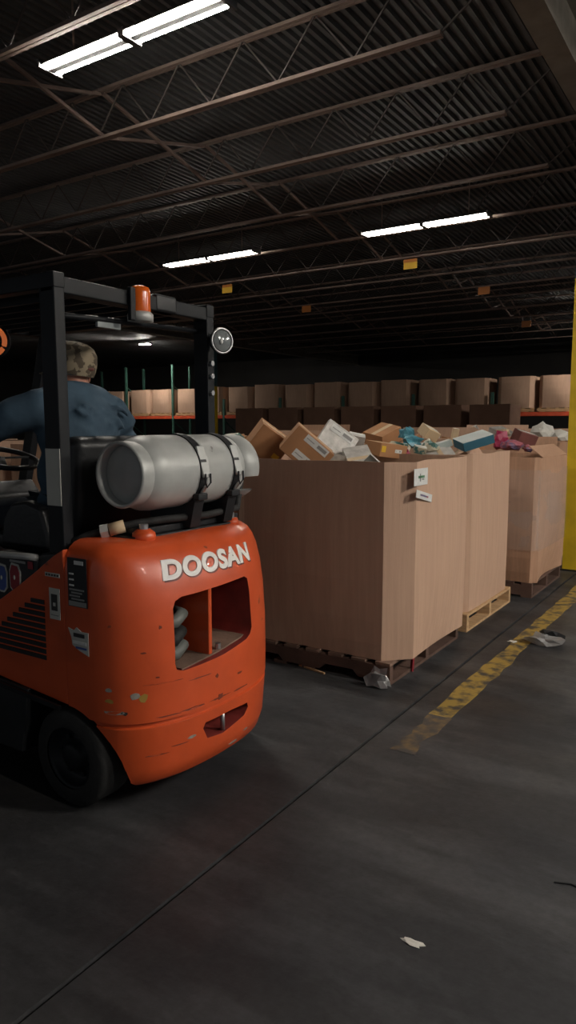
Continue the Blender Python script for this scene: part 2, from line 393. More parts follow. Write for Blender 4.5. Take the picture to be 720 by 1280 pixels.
o = crumple((p.x+0.02, p.y+0.09, 0.0), (0.08, 0.03, 0.045), 5, BLACK, 'dark_scrap', 'dark scrap lying behind the clear plastic wrapper', 'litter', amp=0.5)
p = on_z(640, 803, 0); crumple((p.x, p.y, 0), (0.03, 0.02, 0.008), 9, WHITEBAG, 'paper_scrap', 'tiny pale paper scrap left of the plastic wrapper', 'litter')
p = on_z(515, 1178, 0); crumple((p.x, p.y, 0), (0.035, 0.012, 0.003), 10, WHITEBAG, 'paper_scrap', 'thin pale scrap on the bare floor in the foreground', 'litter')
p = on_z(390, 838, 0); tag(base_at(obj('wood_splinter', MB().bar((p.x-0.11, p.y+0.03, 0.006), (p.x+0.1, p.y-0.02, 0.006), 0.012, 0.01), WOOD)), 'pale wood splinter on the floor before the nearest pallet', 'litter')
p = on_z(712, 1110, 0); tag(base_at(obj('thin_wire', MB().tube([(p.x-0.05, p.y, 0.003), (p.x, p.y+0.02, 0.003), (p.x+0.06, p.y, 0.003)], 0.003, 6), BLACK)), 'short dark wire on the floor at right edge', 'litter')

# ------------------------------------------------------------------ pallets
def pallet(x0, y0, wx, wy, label, m_top=WOOD, m_str=WOODD, group='wooden pallets under the bins'):
    t = thing('wooden_pallet', (x0+wx/2, y0+wy/2, 0), label, 'pallet', group)
    nb = 8; bw = 0.095
    for i in range(nb):
        xa = x0 + i*(wx-bw)/(nb-1); obj('deck_board', MB().box((xa, y0, 0.112), (xa+bw, y0+wy, 0.132)), m_top, t, bevel=0.002, seg=1)
    for j in range(3):
        ya = y0 + j*(wy-0.045)/2
        s = MB(); s.prism([(x0, 0.018), (x0+wx*0.17, 0.018), (x0+wx*0.20, 0.055), (x0+wx*0.36, 0.055), (x0+wx*0.39, 0.018), (x0+wx*0.61, 0.018), (x0+wx*0.64, 0.055),
                   (x0+wx*0.80, 0.055), (x0+wx*0.83, 0.018), (x0+wx, 0.018), (x0+wx, 0.112), (x0, 0.112)], 'y', ya, ya+0.045)
        obj('stringer', s, m_str, t)
    for k in range(4):
        xa = x0 + (0.0, 0.36, 0.55, 1.0)[k]*(wx-bw); obj('bottom_board', MB().box((xa, y0, 0), (xa+bw, y0+wy, 0.018)), m_str, t)
    return t
pallet(-2.92, 3.71, 1.215, 1.14, 'splintered wooden pallet under the nearest cardboard bin', WOODM)
pallet(-2.92, 5.02, 1.22, 1.11, 'light wooden pallet under the second bin along the aisle', WOOD, WOOD)
pallet(-2.78, 6.36, 1.20, 1.08, 'dark wooden pallet under the wrapped third bin', WOODD)
crumple((-1.745, 3.655, 0.0), (0.075, 0.03, 0.07), 21, PLASTIC, 'torn_wrap', 'torn clear wrap bunched on the corner of the nearest pallet', 'litter', amp=0.4)
tag(base_at(obj('red_strap', MB().bar((-1.70, 4.02, 0.0), (-1.695, 4.03, 0.15), 0.02, 0.012), REDINK)), 'red strap end hanging below the nearest bin', 'strap')

# ------------------------------------------------------------------ gaylord bins
def bin_mesh(wx, wy, z0, z1, bulge=0.03, cut=0.08, seed=0, sag=0.0, wall=0.012, bottom_in=0.0):
    rnd = random.Random(seed); a, b = wx/2, wy/2
    def ring(k_in, t, off):
        out = []; ph = math.sin(math.pi*min(1, t*0.95+0.05))*bulge - bottom_in*(1-t)**3
        pts = []
        cs = [(a, -b+cut), (a, b-cut), (a-cut, b), (-a+cut, b), (-a, b-cut), (-a, -b+cut), (-a+cut, -b), (a-cut, -b)]
        for i in range(8):
            p, q = Vector(cs[i]), Vector(cs[(i+1) % 8]); n_ = 6 if i % 2 == 0 else 2
            for s in range(n_):
                u = s/n_; pt = p.lerp(q, u)
                nrm = Vector((q.y-p.y, p.x-q.x)); nrm = -nrm.normalized()
                nrm = pt.normalized() if nrm.length < 1e-6 else nrm
                if nrm.dot(pt) < 0: nrm = -nrm
                bl = ph*(math.sin(math.pi*u) if i % 2 == 0 else 0.15)
                pt = pt + nrm*(bl-k_in); pts.append(pt)
        return pts
    lev = [0, 0.08, 0.2, 0.4, 0.6, 0.8, 0.93, 1.0]; mb = MB(); rings = []
    N = 32
    wob = [rnd.uniform(-0.006, 0.006) for _ in range(N)]
    for t in lev:
        rings.append([(p.x, p.y, z0+(z1-z0)*t + (wob[i] if t == 1.0 else 0)) for i, p in enumerate(ring(0, t, 0))])
    for t in reversed(lev):
        rings.append([(p.x, p.y, z0+0.012+(z1-z0-0.012)*t + (wob[i] if t == 1.0 else 0)) for i, p in enumerate(ring(wall, t, 0))])
    v = [p for r in rings for p in r]; f = []
    for i in range(len(rings)-1):
        for k in range(N): f.append((i*N+k, i*N+(k+1) % N, (i+1)*N+(k+1) % N, (i+1)*N+k))
    f.append(tuple(reversed(range(N)))); e = (len(rings)-1)*N; f.append(tuple(range(e, e+N)))
    return mb.add(v, f)
def heap_mesh(wx, wy, z0, zt, seed):
    rnd = random.Random(seed); mb = MB(); n_ = 12; v = []; f = []
    for i in range(n_+1):
        for j in range(n_+1):
            u, w_ = i/n_*2-1, j/n_*2-1
            e = max(abs(u), abs(w_))
            k_ = 1-0.17*abs(u*w_)**1.5; v.append((u*k_*wx/2, w_*k_*wy/2, zt + (rnd.uniform(-0.05, 0.06) if e < 0.95 else -0.04)))
    for i in range(n_):
        for j in range(n_):
            a = i*(n_+1)+j; f.append((a, a+n_+1, a+n_+2, a+1))
    o = len(v)
    per = [(i, 0) for i in range(n_)] + [(n_, j) for j in range(n_)] + [(i, n_) for i in range(n_, 0, -1)] + [(0, j) for j in range(n_, 0, -1)]
    idx = [i*(n_+1)+j for i, j in per]
    for q in idx: v.append((v[q][0], v[q][1], z0))
    L = len(idx)
    for k in range(L): f.append((idx[k], idx[(k+1) % L], o+(k+1) % L, o+k))
    f.append(tuple(o+k for k in range(L)))
    return mb.add(v, f)
def bin_(name, x0, y0, wx, wy, z0, z1, label, m_, group, seed=0, fill=True, flaps=(), bulge=0.03, cut=0.08, bottom_in=0.0, wall_name='box_wall'):
    cx, cy = x0+wx/2, y0+wy/2
    t = thing(name, (cx, cy, z0), label, 'cardboard bin', group)
    mb = bin_mesh(wx, wy, z0, z1, bulge, cut, seed, bottom_in=bottom_in)
    for p in mb.v: p.x += cx; p.y += cy
    obj(wall_name, mb, m_, t)
    for (side, u0, u1, h, lean) in flaps:
        q = MB()
        if side == 'y1': q.box((-wx/2+u0*wx, 0, 0), (-wx/2+u1*wx, 0.008, h), Matrix.Translation((cx, cy+wy/2-0.005, z1-0.005)) @ Matrix.Rotation(lean, 4, 'X'))
        if side == 'x0': q.box((0, -wy/2+u0*wy, 0), (0.008, -wy/2+u1*wy, h), Matrix.Translation((cx-wx/2, cy, z1-0.005)) @ Matrix.Rotation(lean, 4, 'Y'))
        if side == 'y0': q.box((-wx/2+u0*wx, 0, 0), (-wx/2+u1*wx, 0.008, h), Matrix.Translation((cx, cy-wy/2, z1-0.005)) @ Matrix.Rotation(lean, 4, 'X'))
        if side == 'x1': q.box((0, -wy/2+u0*wy, 0), (0.008, -wy/2+u1*wy, h), Matrix.Translation((cx+wx/2-0.008, cy, z1-0.005)) @ Matrix.Rotation(lean, 4, 'Y'))
        obj('flap', q, m_, t)
    if fill:
        h = obj('loose_packaging', heap_mesh(wx-0.09, wy-0.09, z1-0.35, z1-0.13, seed+50), FILL); h.location = (cx, cy, 0)
        base_at2(h); h['kind'] = 'stuff'; tag(h, 'loose packaging heaped in ' + label, 'packaging')
    return t
def base_at2(o):
    zm = min(v.co.z for v in o.data.vertices); o.data.transform(Matrix.Translation((0, 0, -zm))); o.location.z += zm
G1 = 'full cardboard bins standing in rows'
b1 = bin_('cardboard_bin', -2.90, 3.73, 1.27, 1.13, 0.132, 1.30, 'nearest large tan cardboard bin with two white labels', CARD, G1, 1, cut=0.14, bulge=0.04, bottom_in=0.02)
b2 = bin_('cardboard_bin', -2.88, 5.03, 1.16, 1.08, 0.132, 1.30, 'second tan cardboard bin, between the nearest one and the wrapped one', CARD, G1, 2, flaps=(('y1', 0.15, 0.75, 0.10, 0.2),))
b3 = bin_('cardboard_bin', -2.75, 6.36, 1.20, 1.08, 0.132, 1.23, 'third brown cardboard bin with stretch wrap beside the yellow column', CARD2, G1, 3, cut=0.05, bulge=0.04, bottom_in=0.06,
          flaps=(('x1', 0.1, 0.95, 0.16, -0.9), ('y1', 0.1, 0.9, 0.18, -0.3)))
wr = bin_mesh(1.215, 1.095, 0.42, 1.12, 0.042, 0.05, 3)
for q in wr.v: q.x += -2.15; q.y += 6.90
o = obj('stretch_wrap', wr, WRAP, b3); o['label'] = 'clear stretch wrap wound around the bin'
# labels on the nearest bin: (on its aisle face)
def sheet(name, c, u, v, nrm, wd, ht, m_, parent, th=0.002):
    c, u, v, nrm = Vector(c), Vector(u).normalized(), Vector(v).normalized(), Vector(nrm).normalized()
    vs = [c + u*(i*wd/2) + v*(j*ht/2) + nrm*k for k in (0, th) for i, j in ((-1,-1),(1,-1),(1,1),(-1,1))]
    mb = MB().add(vs, [(3,2,1,0),(4,5,6,7),(0,1,5,4),(1,2,6,5),(2,3,7,6),(3,0,4,7)])
    return obj(name, mb, m_, parent)
def bin_face_x(y, z):   # outer surface of the nearest bin's aisle face
    t = (z-0.132)/1.168; ph = math.sin(math.pi*min(1, t*0.95+0.05))*0.04
    u = (y-(4.295-0.565+0.14))/(1.13-0.28); return -2.265+0.635+ph*math.sin(math.pi*max(0, min(1, u)))
for (px, py, wd, ht, tilt) in ((526, 596, 0.20, 0.098, 0.0), (530, 620, 0.24, 0.045, -0.20)):
    r = FW + RT*(px-CX)/F - UP*(py-CY)/F; X = -1.69; q = CAM + r*(X/r.x)
    X = bin_face_x(q.y, q.z)+0.0015; q = CAM + r*(X/r.x)
    u = Vector((0, math.cos(tilt), math.sin(tilt))); v = Vector((0, -math.sin(tilt), math.cos(tilt)))
    s = sheet('paper_label', q, u, v, (1, 0, 0), wd, ht, WHITE, b1)
    if ht > 0.06:
        sheet('label_print', q+Vector((0.0025, 0.005, 0)), u, v, (1, 0, 0), 0.09, 0.014, GREENINK, s, 0.001)
        sheet('label_print', q+Vector((0.0025, -0.012, -0.004)), u, v, (1, 0, 0), 0.012, 0.045, PRINTG, s, 0.001)
        sheet('label_print', q+Vector((0.0025, 0.03, -0.015)), u, v, (1, 0, 0), 0.03, 0.008, PRINTG, s, 0.001)
    else:
        sheet('label_print', q+Vector((0.0025, 0, 0)), u, v, (1, 0, 0), 0.12, 0.010, PINK, s, 0.001)
# further bins of the field behind
grid = []
ORDN = ['first', 'second', 'third', 'fourth', 'fifth', 'sixth', 'seventh', 'eighth', 'ninth', 'tenth', 'eleventh', 'twelfth', 'thirteenth', 'fourteenth', 'fifteenth', 'sixteenth', 'seventeenth', 'eighteenth']
k = 0
for ci, x0 in enumerate((-4.25, -5.6, -6.95, -8.3)):
    for ri in range(7):
        y0 = 4.35 + ri*1.32 + ci*0.1
        if ci > 1 and ri < 1: continue
        fl_ = []
        if (ci, ri) in ((0, 3), (0, 5), (1, 2), (1, 5), (2, 4)): fl_ = [('y1', 0.05, 0.95, 0.20, -0.15)]
        lab = 'full cardboard bin in the %s row behind the aisle bins, %s from the front' % (ORDN[ci], ORDN[ri])
        bin_('cardboard_bin', x0, y0, 1.15, 1.10, 0.0, random.uniform(1.22, 1.34), lab, random.choice((CARD, CARD2)), G1, 10+k, flaps=fl_); k += 1
for ri in range(6):
    y0 = 7.95+ri*1.3
    fl_ = [('y1', 0.05, 0.9, 0.22, -0.1)] if ri in (1, 3) else []
    bin_('cardboard_bin', -2.95, y0, 1.12, 1.1, 0.0, random.uniform(1.25, 1.38), 'full cardboard bin past the yellow column, %s along the aisle' % ORDN[ri], random.choice((CARD, CARD2)), G1, 60+ri, flaps=fl_)
for i, (x0, y0) in enumerate(((-9.8, 5.6), (-11.2, 6.4))):
    bin_('cardboard_bin', x0, y0, 1.15, 1.1, 0.0, 1.3, 'cardboard bin seen beneath the steering wheel, %s from the left' % ORDN[i], CARD, G1, 80+i)

# ------------------------------------------------------------------ junk in the bins
def carton(px, py, depth, size, eul, m_, label, name='small_carton', sticks=(), cat='carton', open_=False):
    c = at(px, py, depth); a, b, h = [s/2 for s in size]
    M = Matrix.Translation(c) @ Euler(eul).to_matrix().to_4x4()
    t = thing(name, tuple(c), label, cat, 'packages heaped in the bins')
    obj('carton_body', MB().box((-a, -b, -h), (a, b, h), M), m_, t, bevel=0.004)
    tp = MB().box((-a*0.99, -0.022, h), (a*0.99, 0.022, h+0.0012), M); obj('tape', tp, TAPE if m_ != CARTON else CREAM, t)
    for (face, u0, u1, v0, v1, sm) in sticks:   # labels: face 'y-' or 'x+' or 'z'
        q = MB()
        if face == 'y-': q.box((u0*a, -b-0.002, v0*h), (u1*a, -b, v1*h), M)
        if face == 'x+': q.box((a, u0*b, v0*h), (a+0.002, u1*b, v1*h), M)
        if face == 'z': q.box((u0*a, v0*b, h), (u1*a, v1*b, h+0.0025), M)
        s = obj('shipping_label', q, sm, t)
        if sm is WHITE and face == 'y-':
            um = (u0+u1)/2
            obj('label_print', MB().box(((um+0.05)*a, -b-0.003, (v0*0.7+v1*0.3)*h), ((u1-0.08)*a, -b-0.002, (v0*0.25+v1*0.75)*h), M), PRINTG, s)
            obj('label_print', MB().box(((u0+0.06)*a, -b-0.003, (v0*0.55+v1*0.45)*h), ((um-0.12)*a, -b-0.002, (v0*0.45+v1*0.55)*h), M), PRINTG, s)
    return t
VA = YAW   # turn that faces the camera
carton(335, 553, 4.95, (0.24, 0.22, 0.20), (0.25, 0.62, VA+0.25), CARTON, 'tilted brown carton with yellow sticker at left of the nearest bin', sticks=(('y-', 0.45, 0.85, -0.55, -0.2, YSTICK),))
carton(383, 562, 4.75, (0.30, 0.20, 0.20), (0.15, 0.70, VA+0.1), CARTON, 'tilted brown carton with two white shipping labels', sticks=(('y-', -0.45, 0.75, 0.45, 0.95, WHITE), ('y-', -0.45, 0.75, -0.75, -0.25, WHITE)))
carton(421, 551, 5.2, (0.26, 0.05, 0.20), (-0.3, 0.62, VA+0.1), SILVER, 'silver padded mailer leaning beside the labelled carton', 'padded_mailer', sticks=(('y-', -0.7, 0.75, 0.3, 0.85, WHITE),), cat='mailer')
carton(464, 578, 4.35, (0.08, 0.012, 0.07), (0.2, 0.75, VA), PALETEAL, 'pale folded paper corner poking over the nearest bin rim', 'folded_paper', cat='paper')
carton(482, 562, 5.3, (0.24, 0.2, 0.10), (0.1, 0.12, VA+0.5), CARTON, 'open brown carton left of the bright packets', sticks=(('y-', -0.9, -0.6, -0.3, 0.6, YSTICK), ('y-', 0.1, 0.6, -0.2, 0.3, WHITE)))
carton(478, 545, 6.9, (0.28, 0.24, 0.14), (0.2, -0.35, VA+0.7), CARTON, 'brown carton with torn corner heaped highest in the centre')
carton(445, 551, 6.3, (0.14, 0.1, 0.12), (0.3, 0.2, VA), SILVER, 'small grey wrapped parcel beside the silver mailer', 'wrapped_parcel', cat='parcel')
carton(536, 541, 6.2, (0.15, 0.12, 0.09), (0.5, 0.35, VA+0.6), CREAM, 'cream carton lying on the second bin heap')
carton(568, 546, 6.0, (0.05, 0.05, 0.14), (0.1, 0.15, VA), CREAM, 'narrow cream carton standing beside the teal box')
carton(592, 551, 5.7, (0.26, 0.20, 0.07), (0.18, -0.28, VA+0.15), TEAL, 'teal blue printed box with pale lid', 'printed_box', sticks=(('z', -1, 1, -1, 1, PALETEAL),))
carton(553, 556, 5.7, (0.14, 0.08, 0.05), (0.1, -0.30, VA), PALETEAL, 'pale printed carton left of the teal box')
carton(525, 562, 5.35, (0.09, 0.07, 0.05), (0.3, 0.2, VA), MIXED, 'small printed carton in the second bin')
carton(655, 548, 7.0, (0.20, 0.14, 0.13), (0.3, 0.25, VA+0.3), MAROON, 'maroon carton in the wrapped third bin')
def bag(px, py, depth, rad, seed, m_, name, label, cat='packet', amp=0.35):
    c = at(px, py, depth); o = crumple((c.x, c.y, c.z-rad[2]), rad, seed, m_, name, label, cat, flat=0.8, amp=amp)
    o['group'] = 'packages heaped in the bins'; return o
bag(497, 558, 5.6, (0.08, 0.07, 0.05), 31, MIXED, 'printed_packet', 'dark green printed packet, leftmost of the bright heap')
bag(515, 553, 5.7, (0.09, 0.06, 0.05), 32, BLUEPK, 'printed_packet', 'light blue packet in the middle of the bright heap')
bag(536, 557, 5.6, (0.07, 0.06, 0.05), 33, MIXED, 'printed_packet', 'mottled printed packet, rightmost of the bright heap')
bag(508, 541, 6.3, (0.07, 0.06, 0.06), 34, BLUEPK, 'printed_packet', 'pale blue packet standing above the bright heap')
bag(502, 565, 5.35, (0.07, 0.04, 0.03), 35, MAGENTA, 'printed_packet', 'dark packet at the front of the bright heap')
bag(627, 551, 6.9, (0.07, 0.07, 0.09), 36, MAGENTA, 'magenta_bag', 'magenta plastic bag in the wrapped third bin', 'bag')
bag(640, 557, 6.8, (0.10, 0.08, 0.05), 37, PINK, 'printed_packet', 'pink patterned packet below the maroon carton')
bag(660, 561, 6.8, (0.06, 0.05, 0.035), 38, PINK, 'printed_packet', 'small pink packet beside the third bin flap')
bag(633, 541, 7.1, (0.04, 0.04, 0.03), 39, CREAM, 'cream_packet', 'small cream packet above the magenta bag')
bag(678, 540, 8.6, (0.12, 0.10, 0.11), 40, WHITEBAG, 'white_bag', 'pointed white plastic bag behind the third bin', 'bag', 0.25)
bag(700, 545, 8.7, (0.14, 0.12, 0.09), 41, WHITEBAG, 'white_bag', 'round white plastic bag next to the yellow column', 'bag', 0.15)
bag(290, 553, 5.6, (0.10, 0.08, 0.08), 42, MIXED, 'printed_packet', 'dark green packet just right of the gas tank')
# random further cartons over the field
def rnd_items():
    rr = random.Random(99); i = 0
    for (cx, cy, zt, nn) in ((-2.3, 4.3, 1.24, 4), (-2.3, 5.6, 1.24, 3), (-2.2, 6.9, 1.16, 2), (-3.65, 5.6, 1.2, 3), (-3.65, 6.9, 1.22, 4), (-3.65, 8.3, 1.24, 4), (-3.65, 9.6, 1.24, 4), (-2.4, 8.5, 1.25, 3),
                             (-2.4, 9.8, 1.25, 3), (-5.0, 7.0, 1.22, 3), (-5.0, 8.4, 1.22, 3), (-5.0, 9.7, 1.22, 3), (-6.4, 8.5, 1.22, 3), (-6.4, 9.9, 1.22, 3), (-3.65, 11, 1.24, 3), (-2.4, 11.1, 1.25, 3)):
        for q in range(nn):
            s = [rr.uniform(0.14, 0.34) for _ in range(3)]
            x, y = cx+rr.uniform(-0.28, 0.28), cy+rr.uniform(-0.26, 0.26); z = zt - 0.03 + rr.uniform(-0.04, 0.05) + (0.04 if cy > 6 else -0.05)
            yield i, (x, y, z), s, (rr.uniform(-0.5, 0.5), rr.uniform(-0.5, 0.5), rr.uniform(0, 3.1)), rr.choice((CARTON, CARTON, CARD2, CARD, CREAM, SILVER)); i += 1
CNAME = {CARTON: 'brown carton', CARD2: 'dull brown carton', CARD: 'tan carton', CREAM: 'cream carton', SILVER: 'grey wrapped carton'}
def bin_phrase(x, y):
    if x > -3.0: return ['the nearest bin', 'the second bin', 'the wrapped third bin', 'the first bin past the yellow column', 'the second bin past the yellow column', 'the third bin past the yellow column'][min(5, max(0, int((y-3.6)/1.33)))]
    row = ORDN[max(0, min(3, int((-x-2.9)/1.35)))]
    return 'the %s-row bin %s from front' % (row, ORDN[max(0, int((y-4.3)/1.32))])
by = {}
for it in rnd_items():
    i, c, sz, e, m_ = it; key = (CNAME[m_], bin_phrase(c[0], c[1])); d = Vector(c)-CAM; by.setdefault(key, []).append((d.dot(RT)/d.dot(FW), it))
for (nm, ph), lst in by.items():
    lst.sort(key=lambda q: q[0])
    for rank, (_, (i, c, sz, e, m_)) in enumerate(lst):
        lab = '%s in %s' % (nm, ph) + ('' if len(lst) == 1 else ', %s from left' % ORDN[rank])
        a, b, h = [q/2 for q in sz]; M = Matrix.Translation(c) @ Euler(e).to_matrix().to_4x4()
        t = thing('small_carton', c, lab, 'carton', 'cartons buried in the bins')
        obj('carton_body', MB().box((-a, -b, -h), (a, b, h), M), m_, t); obj('tape', MB().box((-a*0.99, -0.02, h), (a*0.99, 0.02, h+0.0012), M), CREAM, t)

# ------------------------------------------------------------------ background: stacked bins and pallet rack
YS = 19.6
for i in range(7):
    x0 = -6.75 - i*1.35
    for lvl in (0, 1):
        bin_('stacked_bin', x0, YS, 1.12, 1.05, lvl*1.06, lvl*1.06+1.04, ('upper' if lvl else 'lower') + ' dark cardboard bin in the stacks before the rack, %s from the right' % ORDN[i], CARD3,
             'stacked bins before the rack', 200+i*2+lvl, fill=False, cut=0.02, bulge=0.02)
YR = 23.4; ZL = 1.95
def rack(x0, x1, label, last, top=4.1):
    t = thing('pallet_rack', ((x0+x1)/2, YR+0.55, 0), label, 'pallet rack', 'pallet rack bays along the back')
    for xx in ((x0, x1) if last else (x0,)):
        for yy in (YR, YR+1.1): obj('upright', MB().box((xx-0.045, yy-0.04, 0), (xx+0.045, yy+0.04, top)), RGREEN, t)
        for z in range(int((top-0.35)/0.75)):
            a, b = (YR, YR+1.1) if z % 2 == 0 else (YR+1.1, YR); obj('upright_brace', MB().bar((xx, a, 0.3+z*0.75), (xx, b, 1.0+z*0.75), 0.04, 0.04), RGREEN, t)
    for yy in (YR-0.01, YR+1.11):
        for z in (ZL,): obj('beam', MB().box((x0+0.05, yy-0.025, z-0.12), (x1-0.05, yy+0.025, z)), RORANGE, t)
    for q in range(6):
        xa = x0+0.1+q*(x1-x0-0.3)/5; obj('deck_slat', MB().box((xa, YR-0.02, z), (xa+0.10, YR+1.12, z+0.018)), WOOD, t)
xs = [-4.55-2.75*i for i in range(9)]
kk = 0
for i in range(8):
    rack(xs[i+1], xs[i], 'green and orange pallet rack bay, %s from the right' % ORDN[i], i == 0, 2.6 if i < 5 else 4.1)
    for q in range(2):
        x0 = xs[i+1] + 0.12 + q*1.3; zb = ZL+0.018
        pt = MB()
        for s in range(5): pt.box((x0+0.02+s*0.27, YR, zb+0.09), (x0+0.12+s*0.27, YR+1.1, zb+0.11))
        for s in range(3): pt.box((x0+0.02, YR+s*0.52, zb), (x0+1.2, YR+0.05+s*0.52, zb+0.09))
        tag(base_at(obj('wooden_pallet', pt, WOOD)), 'wooden pallet under the rack bin, %s from the right' % ORDN[i*2+(1-q)], 'pallet', 'pallets on the rack')
        bin_('rack_bin', x0+0.03, YR+0.02, 1.14, 1.06, zb+0.11, zb+0.11+random.uniform(0.98, 1.06), 'tan cardboard bin on top of the rack, %s from the right' % ORDN[i*2+(1-q)], CARD, 'bins on top of the rack', 300+kk, fill=False, cut=0.12, bulge=0.05)
        kk += 1

# ------------------------------------------------------------------ forklift (faces -X, its left side towards the camera)
S0, YC = 1.80, 2.285
fk = thing('forklift', (-2.8, YC, 0), 'orange and black counterbalance forklift with gas tank, driven by a man', 'forklift')
XS, NE = -2.07, 2.4
LEV = [(0.12, -1.838, 0.445), (0.14, -1.808, 0.46), (0.20, -1.786, 0.472), (0.365, -1.772, 0.482), (0.370, -1.782, 0.473), (0.382, -1.782, 0.473), (0.387, -1.770, 0.484),
       (0.50, -1.768, 0.485), (0.65, -1.772, 0.485), (0.80, -1.787, 0.484), (0.90, -1.81, 0.482), (0.97, -1.838, 0.478), (1.01, -1.865, 0.470), (1.04, -1.895, 0.455), (1.058, -1.935, 0.43), (1.066, -1.975, 0.40)]
def lev_at(z):
    if z <= LEV[0][0]: return LEV[0][1:]
    for a, b in zip(LEV, LEV[1:]):
        if a[0] <= z <= b[0]:
            u = (z-a[0])/(b[0]-a[0]); return (a[1]+(b[1]-a[1])*u, a[2]+(b[2]-a[2])*u)
    return LEV[-1][1:]
def rear_x(y, z):
    xr, w_ = lev_at(z); t_ = min(1, abs(y-YC)/w_); return XS + (xr-XS)*(1-t_**NE)**(1/NE)
def cw_mesh():
    NA = 48; XF = -2.19; rings = []
    for z, xr, w_ in LEV:
        rg = [(XF, YC-w_, z)]
        for k in range(NA+1):
            th = -math.pi/2 + math.pi*k/NA
            c, s = max(0, math.cos(th)), math.sin(th)
            rg.append((XS+(xr-XS)*c**(2/NE), YC+w_*math.copysign(abs(s)**(2/NE), s), z))
        rg.append((XF, YC+w_, z)); rings.append(rg)
    mb = MB(); N = len(rings[0]); f = []
    for i in range(len(rings)-1):
        for k in range(N): f.append((i*N+k, i*N+(k+1) % N, (i+1)*N+(k+1) % N, (i+1)*N+k))
    f.append(tuple(reversed(range(N)))); e = (len(rings)-1)*N; f.append(tuple(range(e, e+N)))
    return mb.add([p for r in rings for p in r], f)
cw = obj('counterweight', cw_mesh(), ORANGE, fk)
INNER_SHADE = mat('shaded_inner_paint', (0.20, 0.025, 0.02), 0.6, var=0.3, vscale=8)  # darker red puts the shade of the cavities into their paint
HOSE = mat('grey_hose', (0.13, 0.14, 0.13), 0.5)
def cut(target, mb, rnd=0.0, m_=None):
    c = obj('cutter', mb, m_)
    c.data.transform(Matrix.Translation(-ORG[target.name])); c.location = fk.location
    if rnd:
        b = c.modifiers.new('b', 'BEVEL'); b.width = rnd; b.segments = 4; b.limit_method = 'ANGLE'; b.angle_limit = R(40)
    md = target.modifiers.new('c', 'BOOLEAN'); md.operation = 'DIFFERENCE'; md.object = c; md.solver = 'EXACT'
    if m_ is not None: md.material_mode = 'TRANSFER'
    bake(target); bpy.data.objects.remove(c)
bpy.context.view_layer.update()
# rear window: outline in (y, z), pushed through from the rear
win = [(1.997, 0.60), (2.005, 0.81), (2.02, 0.838), (2.05, 0.85), (2.44, 0.862), (2.462, 0.85), (2.455, 0.64), (2.44, 0.615), (2.41, 0.60), (2.25, 0.578), (2.03, 0.566), (2.003, 0.575)]
cut(cw, MB().prism(win, 'x', -2.13, -1.6), m_=INNER_SHADE)
slot = [(2.128, 0.30), (2.14, 0.322), (2.30, 0.322), (2.42, 0.312), (2.43, 0.29), (2.40, 0.262), (2.25, 0.238), (2.155, 0.25)]
cut(cw, MB().prism(slot, 'x', -1.95, -1.6), m_=INNER_SHADE)
for y0, y1 in ((1.6, 2.0), (2.57, 3.1)):
    cut(cw, MB().lathe([(0.0001, 0), (0.268, 0), (0.268, y1-y0), (0.0001, y1-y0)], (-2.2, y0, 0.15), (0, 1, 0), 40))
    cut(cw, MB().box((-2.4, y0, 0.0), (-2.2, y1, 0.418)))
bvl = cw.modifiers.new('b', 'BEVEL'); bvl.width = 0.012; bvl.segments = 2; bvl.limit_method = 'ANGLE'; bvl.angle_limit = R(50); bvl.harden_normals = False
for p in cw.data.polygons: p.use_smooth = True
cw.data.set_sharp_from_angle(angle=R(38)) if hasattr(cw.data, 'set_sharp_from_angle') else None
# inside the window
obj('inner_web', MB().box((-2.12, 2.20, 0.55), (-1.81, 2.222, 0.86)), ORANGE, fk, bevel=0.004)
hs = [(-2.0, 2.02, 0.66), (-1.93, 2.04, 0.655), (-1.89, 2.08, 0.66), (-1.90, 2.13, 0.68), (-1.97, 2.15, 0.68)]
obj('hose', MB().tube(hs, 0.028, 12), RUBBER, fk, smooth=True)
obj('hose', MB().tube([(p[0], p[1]+0.01, p[2]+0.07) for p in hs], 0.026, 12), HOSE, fk, smooth=True)
obj('hose', MB().tube([(p[0]+0.01, p[1], p[2]-0.055) for p in hs], 0.026, 12), HOSE, fk, smooth=True)
obj('shackle_ring', MB().torus((-1.95, 2.27, 0.66), (1, 0.4, 0), 0.045, 0.014), TANK, fk, smooth=True)
obj('bolt', MB().tube([(-1.82, 2.27, 0.575), (-1.82, 2.27, 0.61)], 0.012, 8), STEEL, fk)
obj('tow_pin', MB().tube([(-1.80, 2.27, 0.235), (-1.80, 2.27, 0.325)], 0.010, 10), STEEL, fk, smooth=True)
